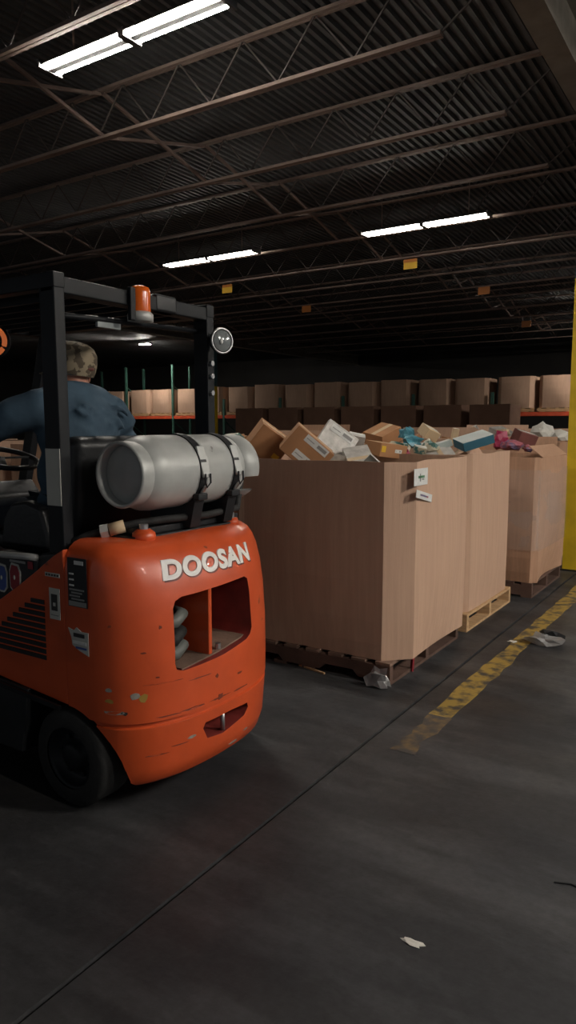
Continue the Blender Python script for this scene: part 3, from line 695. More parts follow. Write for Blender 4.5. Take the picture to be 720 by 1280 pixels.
# lettering along the rear
def letter_text(txt, y0, y1, z0, z1, m_, parent, name, lift=0.0045):
    cu = bpy.data.curves.new('t', 'FONT'); cu.body = txt; cu.size = 1; cu.offset = 0.045; cu.extrude = 0.0; cu.shear = 0.18; cu.space_character = 1.08
    to = bpy.data.objects.new('t', cu); COL.objects.link(to)
    dg = bpy.context.evaluated_depsgraph_get(); me = bpy.data.meshes.new_from_object(to.evaluated_get(dg)); bpy.data.objects.remove(to)
    bm = bmesh.new(); bm.from_mesh(me); bmesh.ops.remove_doubles(bm, verts=bm.verts, dist=1e-5)
    xs = [v.co.x for v in bm.verts]; ys = [v.co.y for v in bm.verts]; a, b, c, d = min(xs), max(xs), min(ys), max(ys)
    g = bmesh.ops.extrude_face_region(bm, geom=bm.faces[:]); top = {v for v in g['geom'] if isinstance(v, bmesh.types.BMVert)}
    org = ORG[parent.name]
    for v in bm.verts:
        y = y0 + (v.co.x-a)/(b-a)*(y1-y0); z = z0 + (v.co.y-c)/(d-c)*(z1-z0)
        v.co = Vector((rear_x(y, z) + (lift if v in top else -0.001), y, z)) - org
    for fc in bm.faces: fc.smooth = False
    bmesh.ops.recalc_face_normals(bm, faces=bm.faces); bm.to_mesh(me); bm.free()
    o = bpy.data.objects.new(name, me); COL.objects.link(o); o.parent = parent; me.materials.clear(); me.materials.append(m_); return o
LETTER = mat('white_letter_paint', (0.85, 0.83, 0.80), 0.45)
lt = letter_text('DOOSAN', 1.985, 2.535, 0.918, 0.994, LETTER, fk, 'brand_lettering'); lt['label'] = 'white raised maker lettering on the counterweight'
sh = letter_text('DOOSAN', 1.992, 2.542, 0.911, 0.987, MAROON, fk, 'lettering_shadow', 0.002); sh['label'] = 'dark shadow copy painted behind the white lettering'  # offset maroon copy painted in as the shadow of the letters
def patch(name, y, z, wy, hz_, m_, seed, n_=9, off=0.0015):   # a flake following the curved rear
    rr = random.Random(seed); pts = []
    for k in range(n_):
        a_ = 2*math.pi*k/n_; q = rr.uniform(0.55, 1.0); yy, zz = y+wy/2*math.cos(a_)*q, z+hz_/2*math.sin(a_)*q; pts.append((yy, zz))
    v = [(rear_x(a_, b_)+off, a_, b_) for a_, b_ in pts] + [(rear_x(a_, b_)-0.004, a_, b_) for a_, b_ in pts]
    f = [tuple(range(n_)), tuple(reversed(range(n_, 2*n_)))] + [(i, i+n_, (i+1) % n_+n_, (i+1) % n_) for i in range(n_)]
    return obj(name, MB().add(v, f), m_, fk)
CHIPG, CHIPY, SCUFF = mat('bare_metal_chip', (0.30, 0.28, 0.25), 0.6, var=0.3, vscale=40), mat('old_yellow_paint', (0.42, 0.25, 0.05), 0.6), mat('dark_scuff', (0.17, 0.03, 0.015), 0.6)
for q, (y, z, wy, h_, m_) in enumerate(((1.862, 0.497, 0.03, 0.035, CHIPG), (1.885, 0.487, 0.035, 0.04, CHIPY), (1.822, 0.432, 0.035, 0.022, CHIPG), (1.838, 0.43, 0.02, 0.018, PRINT), (1.812, 0.52, 0.012, 0.02, CHIPG),
        (1.813, 0.475, 0.012, 0.02, CHIPY), (2.07, 0.285, 0.05, 0.016, CHIPG), (2.20, 0.50, 0.025, 0.025, SCUFF), (2.22, 0.408, 0.04, 0.03, SCUFF), (1.95, 0.75, 0.015, 0.018, SCUFF), (1.89, 0.66, 0.02, 0.01, SCUFF),
        (2.34, 0.16, 0.08, 0.012, CHIPG), (2.42, 0.19, 0.05, 0.012, CHIPG), (1.93, 0.56, 0.02, 0.008, SCUFF), (2.35, 0.47, 0.05, 0.010, SCUFF))):
    patch('paint_chip', y, z, wy, h_, m_, q)
for q, (y, z, wy, h_) in enumerate(((1.97, 0.402, 0.12, 0.007), (2.08, 0.405, 0.14, 0.010), (2.22, 0.404, 0.14, 0.008), (2.36, 0.40, 0.12, 0.008), (1.93, 0.25, 0.10, 0.006), (2.02, 0.27, 0.1, 0.005), (1.95, 0.535, 0.16, 0.005), (2.12, 0.52, 0.14, 0.006))):
    patch('scratch', y, z, wy, h_, SCUFF, 50+q, 12, 0.001)
obj('radiator_plate', MB().box((-2.128, 2.0, 0.58), (-2.11, 2.198, 0.845)), BLACK, fk)
obj('grimy_sill', MB().prism([(2.03, 0.564), (2.25, 0.576), (2.41, 0.598), (2.44, 0.612), (2.41, 0.606), (2.25, 0.584), (2.03, 0.572)], 'x', -2.12, -1.805), WOODM, fk)
# top of the counterweight
obj('top_pad', MB().prism([(-2.18, 1.98), (-2.0, 1.99), (-1.98, 2.10), (-1.975, 2.55), (-2.0, 2.66), (-2.18, 2.67)], 'z', 1.06, 1.072), BLACK, fk, bevel=0.004)
kn = obj('filler_knob', MB().lathe([(0.001, 1.05), (0.05, 1.05), (0.045, 1.085), (0.026, 1.10), (0.001, 1.10)], (-2.0, 2.04, 0), (0, 0, 1), 20), ORANGE, fk, smooth=True)
obj('knob_cap', MB().lathe([(0.018, 1.095), (0.018, 1.12), (0.001, 1.12)], (-2.0, 2.04, 0), (0, 0, 1), 14), STEEL, kn)
kn = obj('filler_knob', MB().lathe([(0.001, 1.05), (0.04, 1.05), (0.03, 1.085), (0.001, 1.085)], (-2.0, 2.60, 0), (0, 0, 1), 20), ORANGE, fk, smooth=True)
obj('knob_cap', MB().lathe([(0.015, 1.08), (0.015, 1.11), (0.001, 1.11)], (-2.0, 2.60, 0), (0, 0, 1), 14), STEEL, kn)
# gas tank with foot ring, straps and cradle
TX, TZ, TR = -2.065, 1.313, 0.152
tank = obj('gas_tank', MB().lathe([(0.001, 2.005), (0.06, 2.007), (0.10, 2.012), (0.118, 2.025), (0.138, 2.055), (0.149, 2.085), (TR, 2.12), (TR, 2.33), (TR+0.003, 2.335), (TR+0.003, 2.345), (TR, 2.35), (TR, 2.57), (0.145, 2.605), (0.12, 2.635), (0.08, 2.655), (0.001, 2.66)], (TX, 0, TZ), (0, 1, 0), 44), TANK, fk, smooth=True)
obj('foot_ring', MB().lathe([(0.128, 2.06), (0.132, 1.985), (0.126, 1.975), (0.117, 1.98), (0.115, 2.05)], (TX, 0, TZ), (0, 1, 0), 44), TANK, tank, smooth=True)
# valve collar with an opening in its side
cl_ = MB(); pr = [(0.146, 2.60), (0.150, 2.70), (0.145, 2.715), (0.140, 2.70), (0.136, 2.60)]
n_ = 48; pts = []; f_ = []
for k in range(n_):
    a = 2*math.pi*k/n_
    for r_, y_ in pr: pts.append((TX+r_*math.cos(a), y_, TZ+r_*math.sin(a)))
for k in range(n_):
    ang = math.degrees(2*math.pi*k/n_)
    if 312 < ang < 340: continue
    for j in range(len(pr)): f_.append((k*5+j, k*5+(j+1) % 5, ((k+1) % n_)*5+(j+1) % 5, ((k+1) % n_)*5+j))
obj('valve_collar', MB().add(pts, f_), TANK, tank, smooth=True)
obj('valve', MB().tube([(TX, 2.65, TZ), (TX, 2.70, TZ)], 0.03, 12), STEEL, tank)
for y_ in (2.305, 2.53):
    st = obj('strap', MB().lathe([(TR+0.001, y_-0.02), (TR+0.006, y_-0.02), (TR+0.006, y_+0.02), (TR+0.001, y_+0.02)], (TX, 0, TZ), (0, 1, 0), 44), BLACK, fk)
    def rp(deg, r_, y): return (TX+r_*math.cos(R(deg)), y, TZ+r_*math.sin(R(deg)))
    obj('latch_plate', MB().bar(rp(40, TR+0.012, y_+0.005), rp(-8, TR+0.016, y_+0.005), 0.045, 0.012, (1, 0, 0)), TANK, st, bevel=0.003)
    obj('latch_bail', MB().tube([rp(-2, TR+0.024, y_-0.016), rp(-14, TR+0.03, y_-0.016), rp(-20, TR+0.03, y_), rp(-14, TR+0.03, y_+0.016), rp(-2, TR+0.024, y_+0.016)], 0.004, 6), BLACK, st)
    obj('latch_hook', MB().bar(rp(-20, TR+0.022, y_), rp(-40, TR+0.012, y_), 0.012, 0.01, (1, 0, 0)), STEEL, st)
    obj('latch_base', MB().bar(rp(-38, TR+0.016, y_-0.03), rp(-38, TR+0.016, y_+0.03), 0.035, 0.028, (0, 0, 1)), BLACK, st, bevel=0.004)
    c_ = MB(); c_.prism([(TX-0.12, 1.08), (TX+0.10, 1.08), (TX+0.13, 1.20), (TX+0.09, 1.185), (TX+0.04, 1.168), (TX-0.04, 1.168), (TX-0.09, 1.185), (TX-0.13, 1.20)], 'y', y_-0.03, y_+0.03)
    obj('tank_cradle', c_, BLACK, fk)
obj('cradle_rail', MB().box((TX-0.10, 2.03, 1.073), (TX+0.06, 2.66, 1.10)), BLACK, fk, bevel=0.003)
obj('gas_hose', MB().tube([(-2.23, 1.88, 1.05), (-2.20, 1.93, 1.07), (-2.13, 1.98, 1.095), (-2.06, 2.06, 1.115), (-2.0, 2.16, 1.125), (-1.98, 2.4, 1.12), (-1.98, 2.62, 1.13), (-2.02, 2.70, 1.25), (-2.05, 2.71, 1.31)], 0.016, 10), RUBBER, fk, smooth=True)
obj('hose_fitting', MB().tube([(-2.125, 1.975, 1.093), (-2.085, 2.02, 1.108)], 0.026, 12), CREAM, fk, smooth=True)
obj('hose_nut', MB().tube([(-2.15, 1.955, 1.088), (-2.127, 1.975, 1.093)], 0.029, 6), ALU, fk)
# left side: orange panel with louvres, black upper hood, stickers
for sgn in (0, 1):
    ya, yb = (S0, S0+0.03) if sgn == 0 else (2*YC-S0-0.03, 2*YC-S0)
    pan = [(-2.192, 1.035), (-2.25, 1.005), (-2.354, 0.935), (-2.47, 0.862), (-2.593, 0.79), (-2.75, 0.71), (-2.95, 0.645), (-3.2, 0.61), (-3.2, 0.50), (-2.62, 0.455), (-2.192, 0.418)]
    sp = obj('side_panel', MB().prism(pan, 'y', ya, yb), ORANGE, fk, bevel=0.006)
    yo = ya-0.004 if sgn == 0 else yb
    zt, zb_ = 0.815, 0.59; nsl = 10
    for q in range(nsl):
        z = zb_ + (zt-zb_)*q/(nsl-1)
        xl = -2.66 if z < 0.68 else -2.60 + (z-0.68)/(zt-0.68)*0.21
        dz = -0.012
        obj('louvre', MB().prism([(yo, z-0.010), (yo+0.006, z-0.012), (yo+0.006, z+0.008), (yo, z+0.006)], 'x', xl, -2.31), BLACK, sp)
# hood body under the seat
obj('hood', MB().prism([(-3.15, 0.45), (-2.20, 0.43), (-2.20, 1.02), (-2.35, 1.0), (-2.45, 0.94), (-3.05, 0.90), (-3.15, 0.80)], 'y', S0+0.02, 2*YC-S0-0.02), BLACK, fk, bevel=0.01)
obj('side_rail', MB().tube([(-3.1, S0+0.02, 0.95), (-2.42, S0+0.005, 0.985), (-2.36, S0+0.01, 0.985)], 0.014, 8), ALU, fk, smooth=True)
obj('upper_cover', MB().box((-3.1, S0+0.012, 0.70), (-2.36, S0+0.05, 0.975)), BLACK, fk, bevel=0.006)
def side_sheet(name, x0, x1, z0, z1, m_, parent, off=0.002, y=S0):
    return obj(name, MB().box((x0, y-off-0.0015, z0), (x1, y-off, z1)), m_, parent)
a = side_sheet('warning_plate', -2.165, -2.06, 0.822, 1.01, BLACK, fk); a['label'] = 'black warning plate with small white print'
side_sheet('plate_print', -2.125, -2.075, 0.985, 1.0, WHITE, a, 0.004)
for q in range(3): side_sheet('plate_print', -2.155, -2.13, 0.945-q*0.022, 0.951-q*0.022, WHITE, a, 0.004)
for q in range(4): side_sheet('plate_print', -2.155+0.01*(q % 2), -2.075-0.012*(q % 3), 0.885-q*0.012, 0.891-q*0.012, PRINTG, a, 0.004)
side_sheet('plate_print', -2.16, -2.065, 0.825, 0.843, PRINTG, a, 0.004)
a = side_sheet('info_sticker', -2.276, -2.215, 0.755, 0.878, TAPE, fk); side_sheet('sticker_print', -2.263, -2.228, 0.79, 0.855, PRINT, a, 0.004); side_sheet('sticker_print', -2.252, -2.238, 0.808, 0.822, TAPE, a, 0.0045)
side_sheet('sticker_print', -2.268, -2.222, 0.770, 0.774, PRINTG, a, 0.004)
a = side_sheet('model_badge', -2.296, -2.212, 0.922, 0.938, TAPE, fk)
for q in range(5): side_sheet('badge_print', -2.29+q*0.016, -2.28+q*0.016, 0.926, 0.934, PRINT, a, 0.004)
rag = [(-2.172, 0.735), (-2.14, 0.728), (-2.125, 0.742), (-2.10, 0.728), (-2.062, 0.728), (-2.062, 0.638), (-2.085, 0.645), (-2.11, 0.652), (-2.15, 0.67), (-2.155, 0.70)]
a = obj('torn_sticker', MB().prism(rag, 'y', S0-0.004, S0-0.001), TAPE, fk)
side_sheet('sticker_print', -2.14, -2.08, 0.705, 0.72, PRINT, a, 0.005); side_sheet('sticker_print', -2.145, -2.07, 0.678, 0.69, WHITE, a, 0.005); side_sheet('sticker_print', -2.13, -2.07, 0.66, 0.668, BLUEINK, a, 0.005)
# round emblem stickers on the black cover
for (x, z, m1, m2) in ((-2.50, 0.895, REDINK, TAPE), (-2.585, 0.885, BLUEINK, TAPE)):
    e_ = obj('emblem_sticker', MB().prism([(x-0.032, z-0.05), (x-0.012, z-0.066), (x+0.014, z-0.066), (x+0.034, z-0.045), (x+0.036, z+0.02), (x+0.024, z+0.05), (x-0.02, z+0.055), (x-0.035, z+0.02)], 'y', S0+0.008, S0+0.012), m2, fk)
    obj('emblem_field', MB().prism([(x-0.026, z-0.045), (x-0.01, z-0.058), (x+0.012, z-0.058), (x+0.028, z-0.04), (x+0.03, z+0.015), (x+0.02, z+0.042), (x-0.016, z+0.046), (x-0.029, z+0.016)], 'y', S0+0.006, S0+0.008), m1, e_)
    obj('emblem_mark', MB().ell((x, S0+0.006, z-0.005), (0.006, 0.002, 0.010)), m2, e_)
a = side_sheet('name_sticker', -2.53, -2.43, 0.952, 0.962, PRINTG, fk, -0.010); a = side_sheet('red_sticker', -2.415, -2.385, 0.935, 0.965, REDINK, fk, -0.010)
# chassis and wheels
obj('chassis', MB().box((-3.75, S0+0.19, 0.14), (-2.2, 2*YC-S0-0.19, 0.5)), BLACK, fk, bevel=0.01)
for sgn in (-1, 1):
    y0 = YC+sgn*0.50; obj('step_frame', MB().prism([(-3.3, 0.16), (-2.47, 0.16), (-2.42, 0.44), (-3.3, 0.47)], 'y', min(y0, y0-sgn*0.16), max(y0, y0-sgn*0.16)), BLACK, fk, bevel=0.006)
    obj('step_edge', MB().bar((-3.3, YC+sgn*0.512, 0.482), (-2.21, YC+sgn*0.512, 0.412), 0.012, 0.018), FRAME, fk)
def wheel(x, yo, yi, r):
    s = 1 if yi > yo else -1; w_ = abs(yi-yo)
    wt = obj('tyre', MB().lathe([(r*0.62, 0), (r*0.9, 0), (r*0.98, 0.015), (r, 0.035), (r, w_-0.035), (r*0.98, w_-0.015), (r*0.9, w_), (r*0.62, w_)], (x, yo, r), (0, s, 0), 44), RUBBER, fk, smooth=True)
    obj('wheel_rim', MB().lathe([(r*0.66, 0.012), (r*0.62, 0.006), (r*0.58, 0.02), (r*0.5, 0.045), (r*0.3, 0.05), (r*0.28, 0.02), (r*0.2, 0.01), (0.001, 0.01)], (x, yo, r), (0, s, 0), 36), FRAME, wt, smooth=True)
    for q in range(6):
        a = q*math.pi/3; obj('wheel_nut', MB().tube([(x+r*0.4*math.cos(a), yo+s*0.035, r+r*0.4*math.sin(a)), (x+r*0.4*math.cos(a), yo+s*0.052, r+r*0.4*math.sin(a))], 0.011, 6), FRAME, wt)
wheel(-2.20, 1.795, 1.965, 0.200); wheel(-2.20, 2*YC-1.795, 2*YC-1.965, 0.200)
wheel(-3.58, 1.79, 1.99, 0.265); wheel(-3.58, 2*YC-1.79, 2*YC-1.99, 0.265)
# overhead guard
def post_poly(y):   # rear post of folded steel
    return MB().prism([(-2.315, 0.95), (-2.225, 0.95), (-2.228, 1.3), (-2.232, 2.045), (-2.318, 2.045)], 'y', y-0.026, y+0.026)
YPN, YPF = 1.862, 2.755
pn = obj('guard_post', post_poly(YPN), FRAME, fk, bevel=0.006); obj('guard_post', post_poly(YPF), FRAME, fk, bevel=0.006)
tp = obj('reflective_tape', MB().box((-2.311, YPN-0.029, 1.195), (-2.229, YPN-0.0265, 1.415)), TAPE, pn)
for y in (YPN, YPF):
    obj('guard_post', MB().bar((-3.72, y, 1.0), (-3.42, y, 2.02), 0.05, 0.07), FRAME, fk, bevel=0.006)
    obj('guard_side_beam', MB().bar((-3.46, y, 2.045), (-2.23, y, 2.045), 0.055, 0.06), FRAME, fk, bevel=0.006)
obj('guard_cross_beam', MB().box((-2.31, YPN-0.026, 2.0), (-2.235, YPF+0.026, 2.062)), FRAME, fk, bevel=0.006)
obj('guard_cross_beam', MB().box((-3.49, YPN-0.026, 2.0), (-3.42, YPF+0.026, 2.06)), FRAME, fk, bevel=0.006)
for q in range(7):
    y = YPN + (q+1)*(YPF-YPN)/8; obj('guard_bar', MB().box((-3.44, y-0.008, 2.0), (-2.30, y+0.008, 2.04)), FRAME, fk)
obj('lower_cross_bar', MB().tube([(-2.30, YPN, 1.925), (-2.30, 2.05, 1.935), (-2.30, YPF, 1.955)], 0.012, 8), FRAME, fk, smooth=True)
# beacon, plate, lamps
bc = obj('beacon_base', MB().lathe([(0.001, 1.945), (0.055, 1.945), (0.055, 1.975), (0.045, 1.985), (0.001, 1.985)], (-2.25, 2.305, 0), (0, 0, 1), 24), ALU, fk, smooth=True)
obj('beacon_lens', MB().lathe([(0.044, 1.985), (0.044, 2.065), (0.04, 2.085), (0.02, 2.094), (0.001, 2.096)], (-2.25, 2.305, 0), (0, 0, 1), 24), AMBER, bc, smooth=True)
obj('beacon_bracket', MB().box((-2.235, 2.215, 1.94), (-2.215, 2.245, 2.075)), FRAME, fk, bevel=0.004)
obj('wiring_box', MB().box((-2.29, 2.385, 2.0), (-2.23, 2.52, 2.075)), BLACK, fk, bevel=0.012)
wl = obj('white_plate', MB().box((-2.31, 2.105, 1.905), (-2.295, 2.235, 1.945)), MIRROR, fk, bevel=0.003)
lamp = obj('work_lamp', MB().lathe([(0.001, -0.06), (0.035, -0.055), (0.05, -0.03), (0.055, 0.0), (0.057, 0.008), (0.05, 0.012)], (-2.15, 2.735, 1.90), (1, -0.35, 0), 28), BLACK, fk, smooth=True)
obj('lamp_lens', MB().lathe([(0.05, 0.008), (0.035, 0.016), (0.001, 0.02)], (-2.15, 2.735, 1.90), (1, -0.35, 0), 28), LENS, lamp, smooth=True)
obj('lamp_ring', MB().torus((-2.145, 2.733, 1.90), (1, -0.35, 0), 0.056, 0.006, 32, 8), STEEL, lamp, smooth=True)
for dz in (-0.014, 0.014): obj('lamp_bulb', MB().ell((-2.135, 2.729+dz, 1.90+dz*0.3), (0.008, 0.009, 0.014)), WHITE, lamp)
obj('lamp_arm', MB().bar((-2.25, 2.755, 1.90), (-2.19, 2.745, 1.90), 0.03, 0.03), BLACK, fk)
for z in (1.93, 1.80, 1.74, 1.66): obj('bolt', MB().tube([(-2.235, YPF-0.005, z), (-2.215, YPF-0.005, z)], 0.013, 8), STEEL, fk)
al = obj('signal_lamp', MB().torus((-2.80, 1.98, 1.865), (0.5, -1, 0), 0.055, 0.017, 24, 8), BLACK, fk, smooth=True)
obj('signal_lens', MB().tube([(-2.80+0.05*math.cos(R(a)), 1.97+0.025*math.cos(R(a)), 1.865+0.055*math.sin(R(a))) for a in range(-70, 100, 12)], 0.013, 8), AMBERL, al, smooth=True)
obj('signal_plate', MB().box((-2.86, 1.96, 1.90), (-2.77, 1.985, 1.935)), AMBERL, al, bevel=0.004)
obj('signal_bracket', MB().bar((-2.80, 1.985, 1.92), (-2.80, 1.985, 2.02), 0.02, 0.02), BLACK, al)
# seat, restraint, dash, wheel
obj('seat_cushion', MB().box((-2.98, 2.06, 0.925), (-2.47, 2.58, 1.02)), SEAT, fk, bevel=0.035, seg=4)
bk = MB().box((-0.06, -0.27, 0), (0.06, 0.27, 0.47), Matrix.Translation((-2.425, YC-0.01, 0.99)) @ Matrix.Rotation(0.10, 4, 'Y'))
obj('seat_back', bk, SEAT, fk, bevel=0.045, seg=4)
for s in (-1, 1):
    obj('hip_restraint', MB().prism([(-2.78, 0.98), (-2.76, 1.10), (-2.70, 1.17), (-2.60, 1.185), (-2.50, 1.16), (-2.46, 1.05), (-2.46, 0.98)], 'y', YC+s*0.31-0.03, YC+s*0.31+0.03), SEAT, fk, bevel=0.02, seg=3)
obj('floor_plate', MB().box((-3.75, S0+0.03, 0.48), (-3.0, 2*YC-S0-0.03, 0.50)), BLACK, fk)
obj('front_cowl', MB().prism([(-3.80, 0.48), (-3.62, 0.48), (-3.50, 1.12), (-3.58, 1.20), (-3.80, 1.05)], 'y', S0+0.03, 2*YC-S0-0.03), BLACK, fk, bevel=0.02)
obj('fender', MB().prism([(-3.98, 0.50), (-3.90, 0.60), (-3.30, 0.60), (-3.2, 0.48), (-3.98, 0.48)], 'y', S0, 2*YC-S0), ORANGE, fk, bevel=0.01)
obj('steering_column', MB().bar((-3.55, 2.22, 1.10), (-3.16, 2.22, 1.325), 0.06, 0.06), BLACK, fk, bevel=0.01)
sw = obj('steering_wheel', MB().torus((-3.13, 2.22, 1.345), (0.28, 0, 1), 0.17, 0.014, 36, 8), BLACK, fk, smooth=True)
for a in (0, 120, 240):
    v = Matrix.Rotation(R(a), 3, Vector((0.28, 0, 1)).normalized()) @ Vector((0, 1, 0)); c = Vector((-3.13, 2.22, 1.345))
    obj('wheel_spoke', MB().bar(c, c+v*0.165, 0.025, 0.01), BLACK, sw)
obj('dash_panel', MB().box((-3.52, 1.95, 1.16), (-3.36, 2.15, 1.26), Matrix.Identity(4)), MIRROR, fk, bevel=0.01)
cb = obj('clip_board', MB().box((-0.09, -0.12, -0.004), (0.09, 0.12, 0.004), Matrix.Translation((-3.0, 1.98, 1.47)) @ Euler((0.2, -0.5, 0.2)).to_matrix().to_4x4()), MIRROR, fk)
obj('clip_board_arm', MB().tube([(-3.45, 1.95, 1.2), (-3.25, 1.95, 1.38), (-3.02, 1.98, 1.465)], 0.010, 8), BLACK, fk)
# mast, carriage, forks in front
for y in (YC-0.28, YC+0.28):
    ml = MB(); ml.box((-4.08, y-0.035, 0.06), (-3.92, y+0.035, 2.1)); obj('mast_rail', ml, BLACK, fk, bevel=0.006)
    obj('lift_cylinder', MB().tube([(-3.89, y*0.8+YC*0.2, 0.12), (-3.89, y*0.8+YC*0.2, 1.9)], 0.03, 12), STEEL, fk, smooth=True)
for z in (0.35, 1.2, 2.06): obj('mast_cross_member', MB().box((-4.06, YC-0.28, z-0.04), (-3.98, YC+0.28, z+0.04)), BLACK, fk)
for z in (0.22, 0.58): obj('carriage_bar', MB().box((-4.16, YC-0.48, z-0.05), (-4.10, YC+0.48, z+0.05)), BLACK, fk)
for y in (YC-0.26, YC+0.26):
    obj('fork', MB().prism([(-4.20, 0.62), (-4.16, 0.62), (-4.16, 0.09), (-4.20, 0.07), (-5.25, 0.085), (-5.25, 0.095), (-4.22, 0.115), (-4.20, 0.15)], 'y', y-0.05, y+0.05), BLACK, fk)

# ------------------------------------------------------------------ driver
per = thing('person', (-2.68, 2.25, 1.02), 'person in blue work jacket and camouflage cap driving the forklift, back turned', 'person')
def skinmesh(name, verts, edges, m_, parent, root=0, sub=2):
    me = bpy.data.meshes.new(name); org = ORG[parent.name]
    me.from_pydata([tuple(Vector(v[0])-org) for v in verts], edges, [])
    o = bpy.data.objects.new(name, me); COL.objects.link(o); o.parent = parent
    sm = o.modifiers.new('skin', 'SKIN'); sm.use_smooth_shade = True
    for i, v in enumerate(verts):
        r_ = v[1] if isinstance(v[1], tuple) else (v[1], v[1]); me.skin_vertices[0].data[i].radius = r_
        me.skin_vertices[0].data[i].use_root = (i == root)
    ss = o.modifiers.new('s', 'SUBSURF'); ss.levels = sub; ss.render_levels = sub
    bpy.context.view_layer.update(); bake(o); o.data.materials.clear(); o.data.materials.append(m_)
    for p in o.data.polygons: p.use_smooth = True
    return o
# joints (x forward is -X)
PEL = (-2.65, 2.27, 1.13); ABD = (-2.63, 2.265, 1.29); CHE = (-2.61, 2.26, 1.47); NEB = (-2.615, 2.27, 1.62); NEK = (-2.635, 2.275, 1.68); HED = (-2.665, 2.28, 1.735)
SHL, ELL, WRL = (-2.63, 2.065, 1.575), (-2.80, 1.95, 1.50), (-3.04, 2.06, 1.44)
SHR, ELR, WRR = (-2.60, 2.445, 1.56), (-2.60, 2.53, 1.42), (-2.92, 2.46, 1.24)
HPL, KNL, ANL = (-2.68, 2.19, 1.10), (-3.10, 2.14, 1.08), (-3.28, 2.14, 0.60)
HPR, KNR, ANR = (-2.68, 2.37, 1.10), (-3.10, 2.42, 1.08), (-3.28, 2.42, 0.60)
V = [(PEL, (0.14, 0.11)), (ABD, (0.13, 0.10)), (CHE, (0.14, 0.10)), (NEB, 0.065), (NEK, 0.058), (HED, (0.078, 0.088)), ((HED[0], HED[1], HED[2]+0.06), (0.070, 0.08)),
     (SHL, 0.058), (ELL, 0.043), (WRL, 0.030), (SHR, 0.058), (ELR, 0.043), (WRR, 0.030),
     (HPL, 0.085), (KNL, 0.062), (ANL, 0.042), (HPR, 0.085), (KNR, 0.062), (ANR, 0.042)]
E_ = [(0, 1), (1, 2), (2, 3), (3, 4), (4, 5), (5, 6), (2, 7), (7, 8), (8, 9), (2, 10), (10, 11), (11, 12), (0, 13), (13, 14), (14, 15), (0, 16), (16, 17), (17, 18)]
# hands: palm plus five fingers on each
def hand(w_, fwd, side, curl, thumb_up):
    base = len(V); w_ = Vector(w_); fwd = Vector(fwd).normalized(); side = Vector(side).normalized(); dn = Vector(curl).normalized()
    V.append((tuple(w_+fwd*0.06), (0.036, 0.018)))
    E_.append(((9 if w_ == Vector(WRL) else 12), base))
    for i, (off, ln) in enumerate(((-0.03, 0.062), (-0.01, 0.075), (0.01, 0.070), (0.03, 0.055))):
        p0 = w_+fwd*0.095+side*off; b = len(V)
        V.append((tuple(p0), 0.0105)); V.append((tuple(p0+fwd*ln*0.45+dn*ln*0.25), 0.0095)); V.append((tuple(p0+fwd*ln*0.55+dn*ln*0.75), 0.008))
        E_.extend([(base, b), (b, b+1), (b+1, b+2)])
    p0 = w_+fwd*0.045-side*0.035; b = len(V)
    V.append((tuple(p0+dn*0.01), 0.012)); V.append((tuple(p0+fwd*0.03-side*0.015+dn*0.03), 0.010)); E_.extend([(base, b), (b, b+1)])
hand(WRL, (-0.9, 0.1, -0.25), (0.2, 1, 0), (-0.1, 0, -1), 1); hand(WRR, (-0.9, -0.1, -0.3), (-0.1, -1, 0), (-0.2, 0, -1), 1)
body = skinmesh('body', V, E_, SKIN, per)
hx, hy, hz = HED[0], HED[1], HED[2]+0.01
nose = obj('nose', MB().ell((hx-0.095, hy, hz-0.01), (0.022, 0.014, 0.024)), SKIN, per, smooth=True)
for s in (-1, 1):
    obj('ear', MB().ell((hx+0.005, hy+s*0.083, hz-0.015), (0.022, 0.012, 0.034)), SKIN, per, smooth=True)
    obj('eye', MB().ell((hx-0.083, hy+s*0.032, hz+0.005), (0.008, 0.012, 0.009)), WHITE, per, smooth=True)
obj('mouth', MB().ell((hx-0.082, hy, hz-0.055), (0.008, 0.025, 0.006)), MAROON, per, smooth=True)
obj('hair', MB().ell((hx+0.018, hy, hz-0.002), (0.074, 0.081, 0.028)), HAIR, per, smooth=True)
# jacket: one continuous skin fused from body and sleeve volumes
def fused(name, mb, m_, parent, vox=0.012):
    me = bpy.data.meshes.new(name); me.from_pydata([tuple(p-ORG[parent.name]) for p in mb.v], [], mb.f)
    o = bpy.data.objects.new(name, me); COL.objects.link(o); o.parent = parent
    r_ = o.modifiers.new('r', 'REMESH'); r_.mode = 'VOXEL'; r_.voxel_size = vox; r_.use_smooth_shade = True
    sm = o.modifiers.new('s', 'SMOOTH'); sm.iterations = 6; sm.factor = 0.5
    bpy.context.view_layer.update(); bake(o); o.data.materials.clear(); o.data.materials.append(m_)
    for p in o.data.polygons: p.use_smooth = True
    return o
jm = MB()
jm.ell((PEL[0], PEL[1], PEL[2]+0.02), (0.15, 0.20, 0.13)); jm.ell(ABD, (0.15, 0.205, 0.17)); jm.ell((CHE[0], CHE[1], CHE[2]), (0.145, 0.215, 0.18))
jm.ell((CHE[0]+0.02, CHE[1], CHE[2]+0.09), (0.11, 0.20, 0.10))
jm.tube([SHL, ((SHL[0]+NEB[0])/2+0.005, (SHL[1]+NEB[1])/2, SHL[2]+0.045), (NEB[0], NEB[1], NEB[2]), ((SHR[0]+NEB[0])/2+0.005, (SHR[1]+NEB[1])/2, SHR[2]+0.045), SHR], [0.078, 0.085, 0.09, 0.085, 0.078], 14)
jm.tube([(NEB[0], NEB[1], NEB[2]-0.02), (NEK[0]+0.01, NEK[1], NEK[2]-0.008)], [0.085, 0.07], 16)
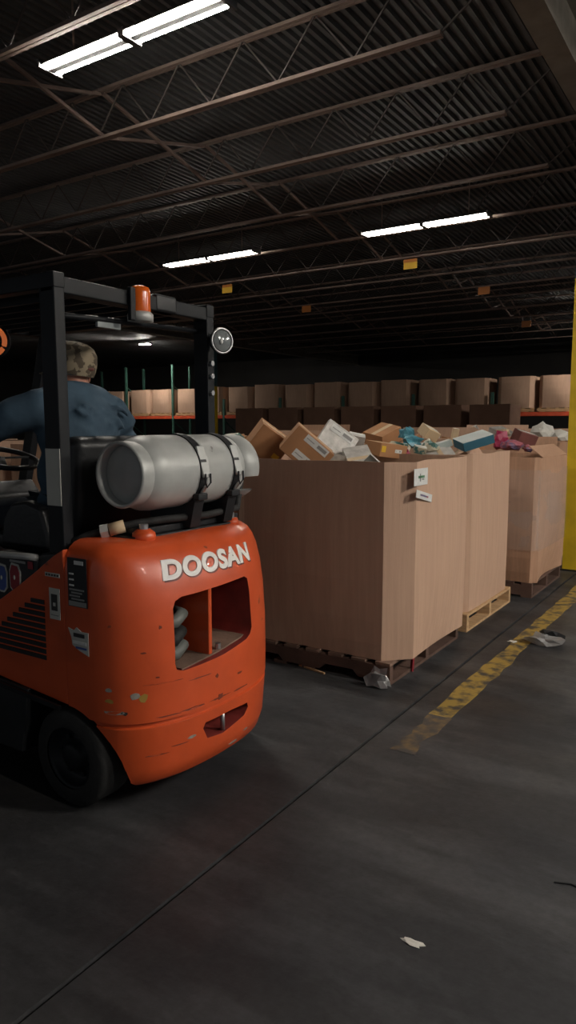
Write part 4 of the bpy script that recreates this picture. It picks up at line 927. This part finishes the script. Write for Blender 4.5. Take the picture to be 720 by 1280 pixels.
for sh, mid, el, fo, wr in ((SHL, (SHL[0]*0.55+ELL[0]*0.45, SHL[1]*0.5+ELL[1]*0.5-0.01, SHL[2]*0.5+ELL[2]*0.5+0.01), ELL, (-2.95, 1.985, 1.44), WRL), (SHR, (SHR[0]+0.01, SHR[1]*0.5+ELR[1]*0.5+0.015, SHR[2]*0.5+ELR[2]*0.5+0.01), ELR, (-2.77, 2.52, 1.33), WRR)):
    jm.ell(sh, (0.09, 0.09, 0.09)); jm.tube([sh, mid, el], [0.086, 0.082, 0.074], 14); jm.ell(el, (0.075, 0.075, 0.075)); jm.tube([el, fo, wr], [0.073, 0.064, 0.045], 14)
for q in range(9):   # soft folds across the back
    rr = random.Random(q); y0_ = CHE[1]+rr.uniform(-0.16, 0.1); z0_ = CHE[2]+rr.uniform(-0.16, 0.12)
    jm.tube([(CHE[0]+0.125, y0_, z0_+0.03), (CHE[0]+0.133, y0_+0.06, z0_), (CHE[0]+0.12, y0_+0.12, z0_-0.04)], [0.006, 0.016, 0.006], 8)
jk = fused('jacket', jm, DENIM, per)
T = [(PEL, (0.16, 0.125)), (HPL, 0.10), (KNL, 0.078), ((-3.2, 2.14, 0.85), 0.066), (ANL, 0.055), (HPR, 0.10), (KNR, 0.078), ((-3.2, 2.42, 0.85), 0.066), (ANR, 0.055)]
skinmesh('trousers', T, [(0, 1), (1, 2), (2, 3), (3, 4), (0, 5), (5, 6), (6, 7), (7, 8)], TROUS, per)
for y in (2.14, 2.42): obj('boot', MB().box((-3.44, y-0.05, 0.502), (-3.22, y+0.05, 0.60)), SHOE, per, bevel=0.03, seg=3)
cp = obj('cap', MB().lathe([(0.100, -0.035), (0.106, -0.01), (0.107, 0.025), (0.102, 0.06), (0.082, 0.090), (0.046, 0.108), (0.001, 0.112)], (hx+0.012, hy, hz+0.03), (0.2, 0.06, 1), 28), CAMO, per, smooth=True)
for v_ in cp.data.vertices: v_.co.y = (v_.co.y-(hy-2.25))*0.93+(hy-2.25)
obj('cap_brim', MB().prism([(hx-0.07, hy-0.08), (hx-0.15, hy-0.065), (hx-0.175, hy-0.02), (hx-0.175, hy+0.02), (hx-0.15, hy+0.065), (hx-0.07, hy+0.08)], 'z', hz-0.005, hz+0.003), CAMO, cp, bevel=0.003)
obj('cap_button', MB().ell((hx+0.03, hy+0.002, hz+0.118), (0.008, 0.008, 0.005)), CAMO, cp)
obj('cap_strap_gap', MB().ell((hx+0.108, hy+0.01, hz+0.012), (0.012, 0.026, 0.010)), MAROON, cp, smooth=True)
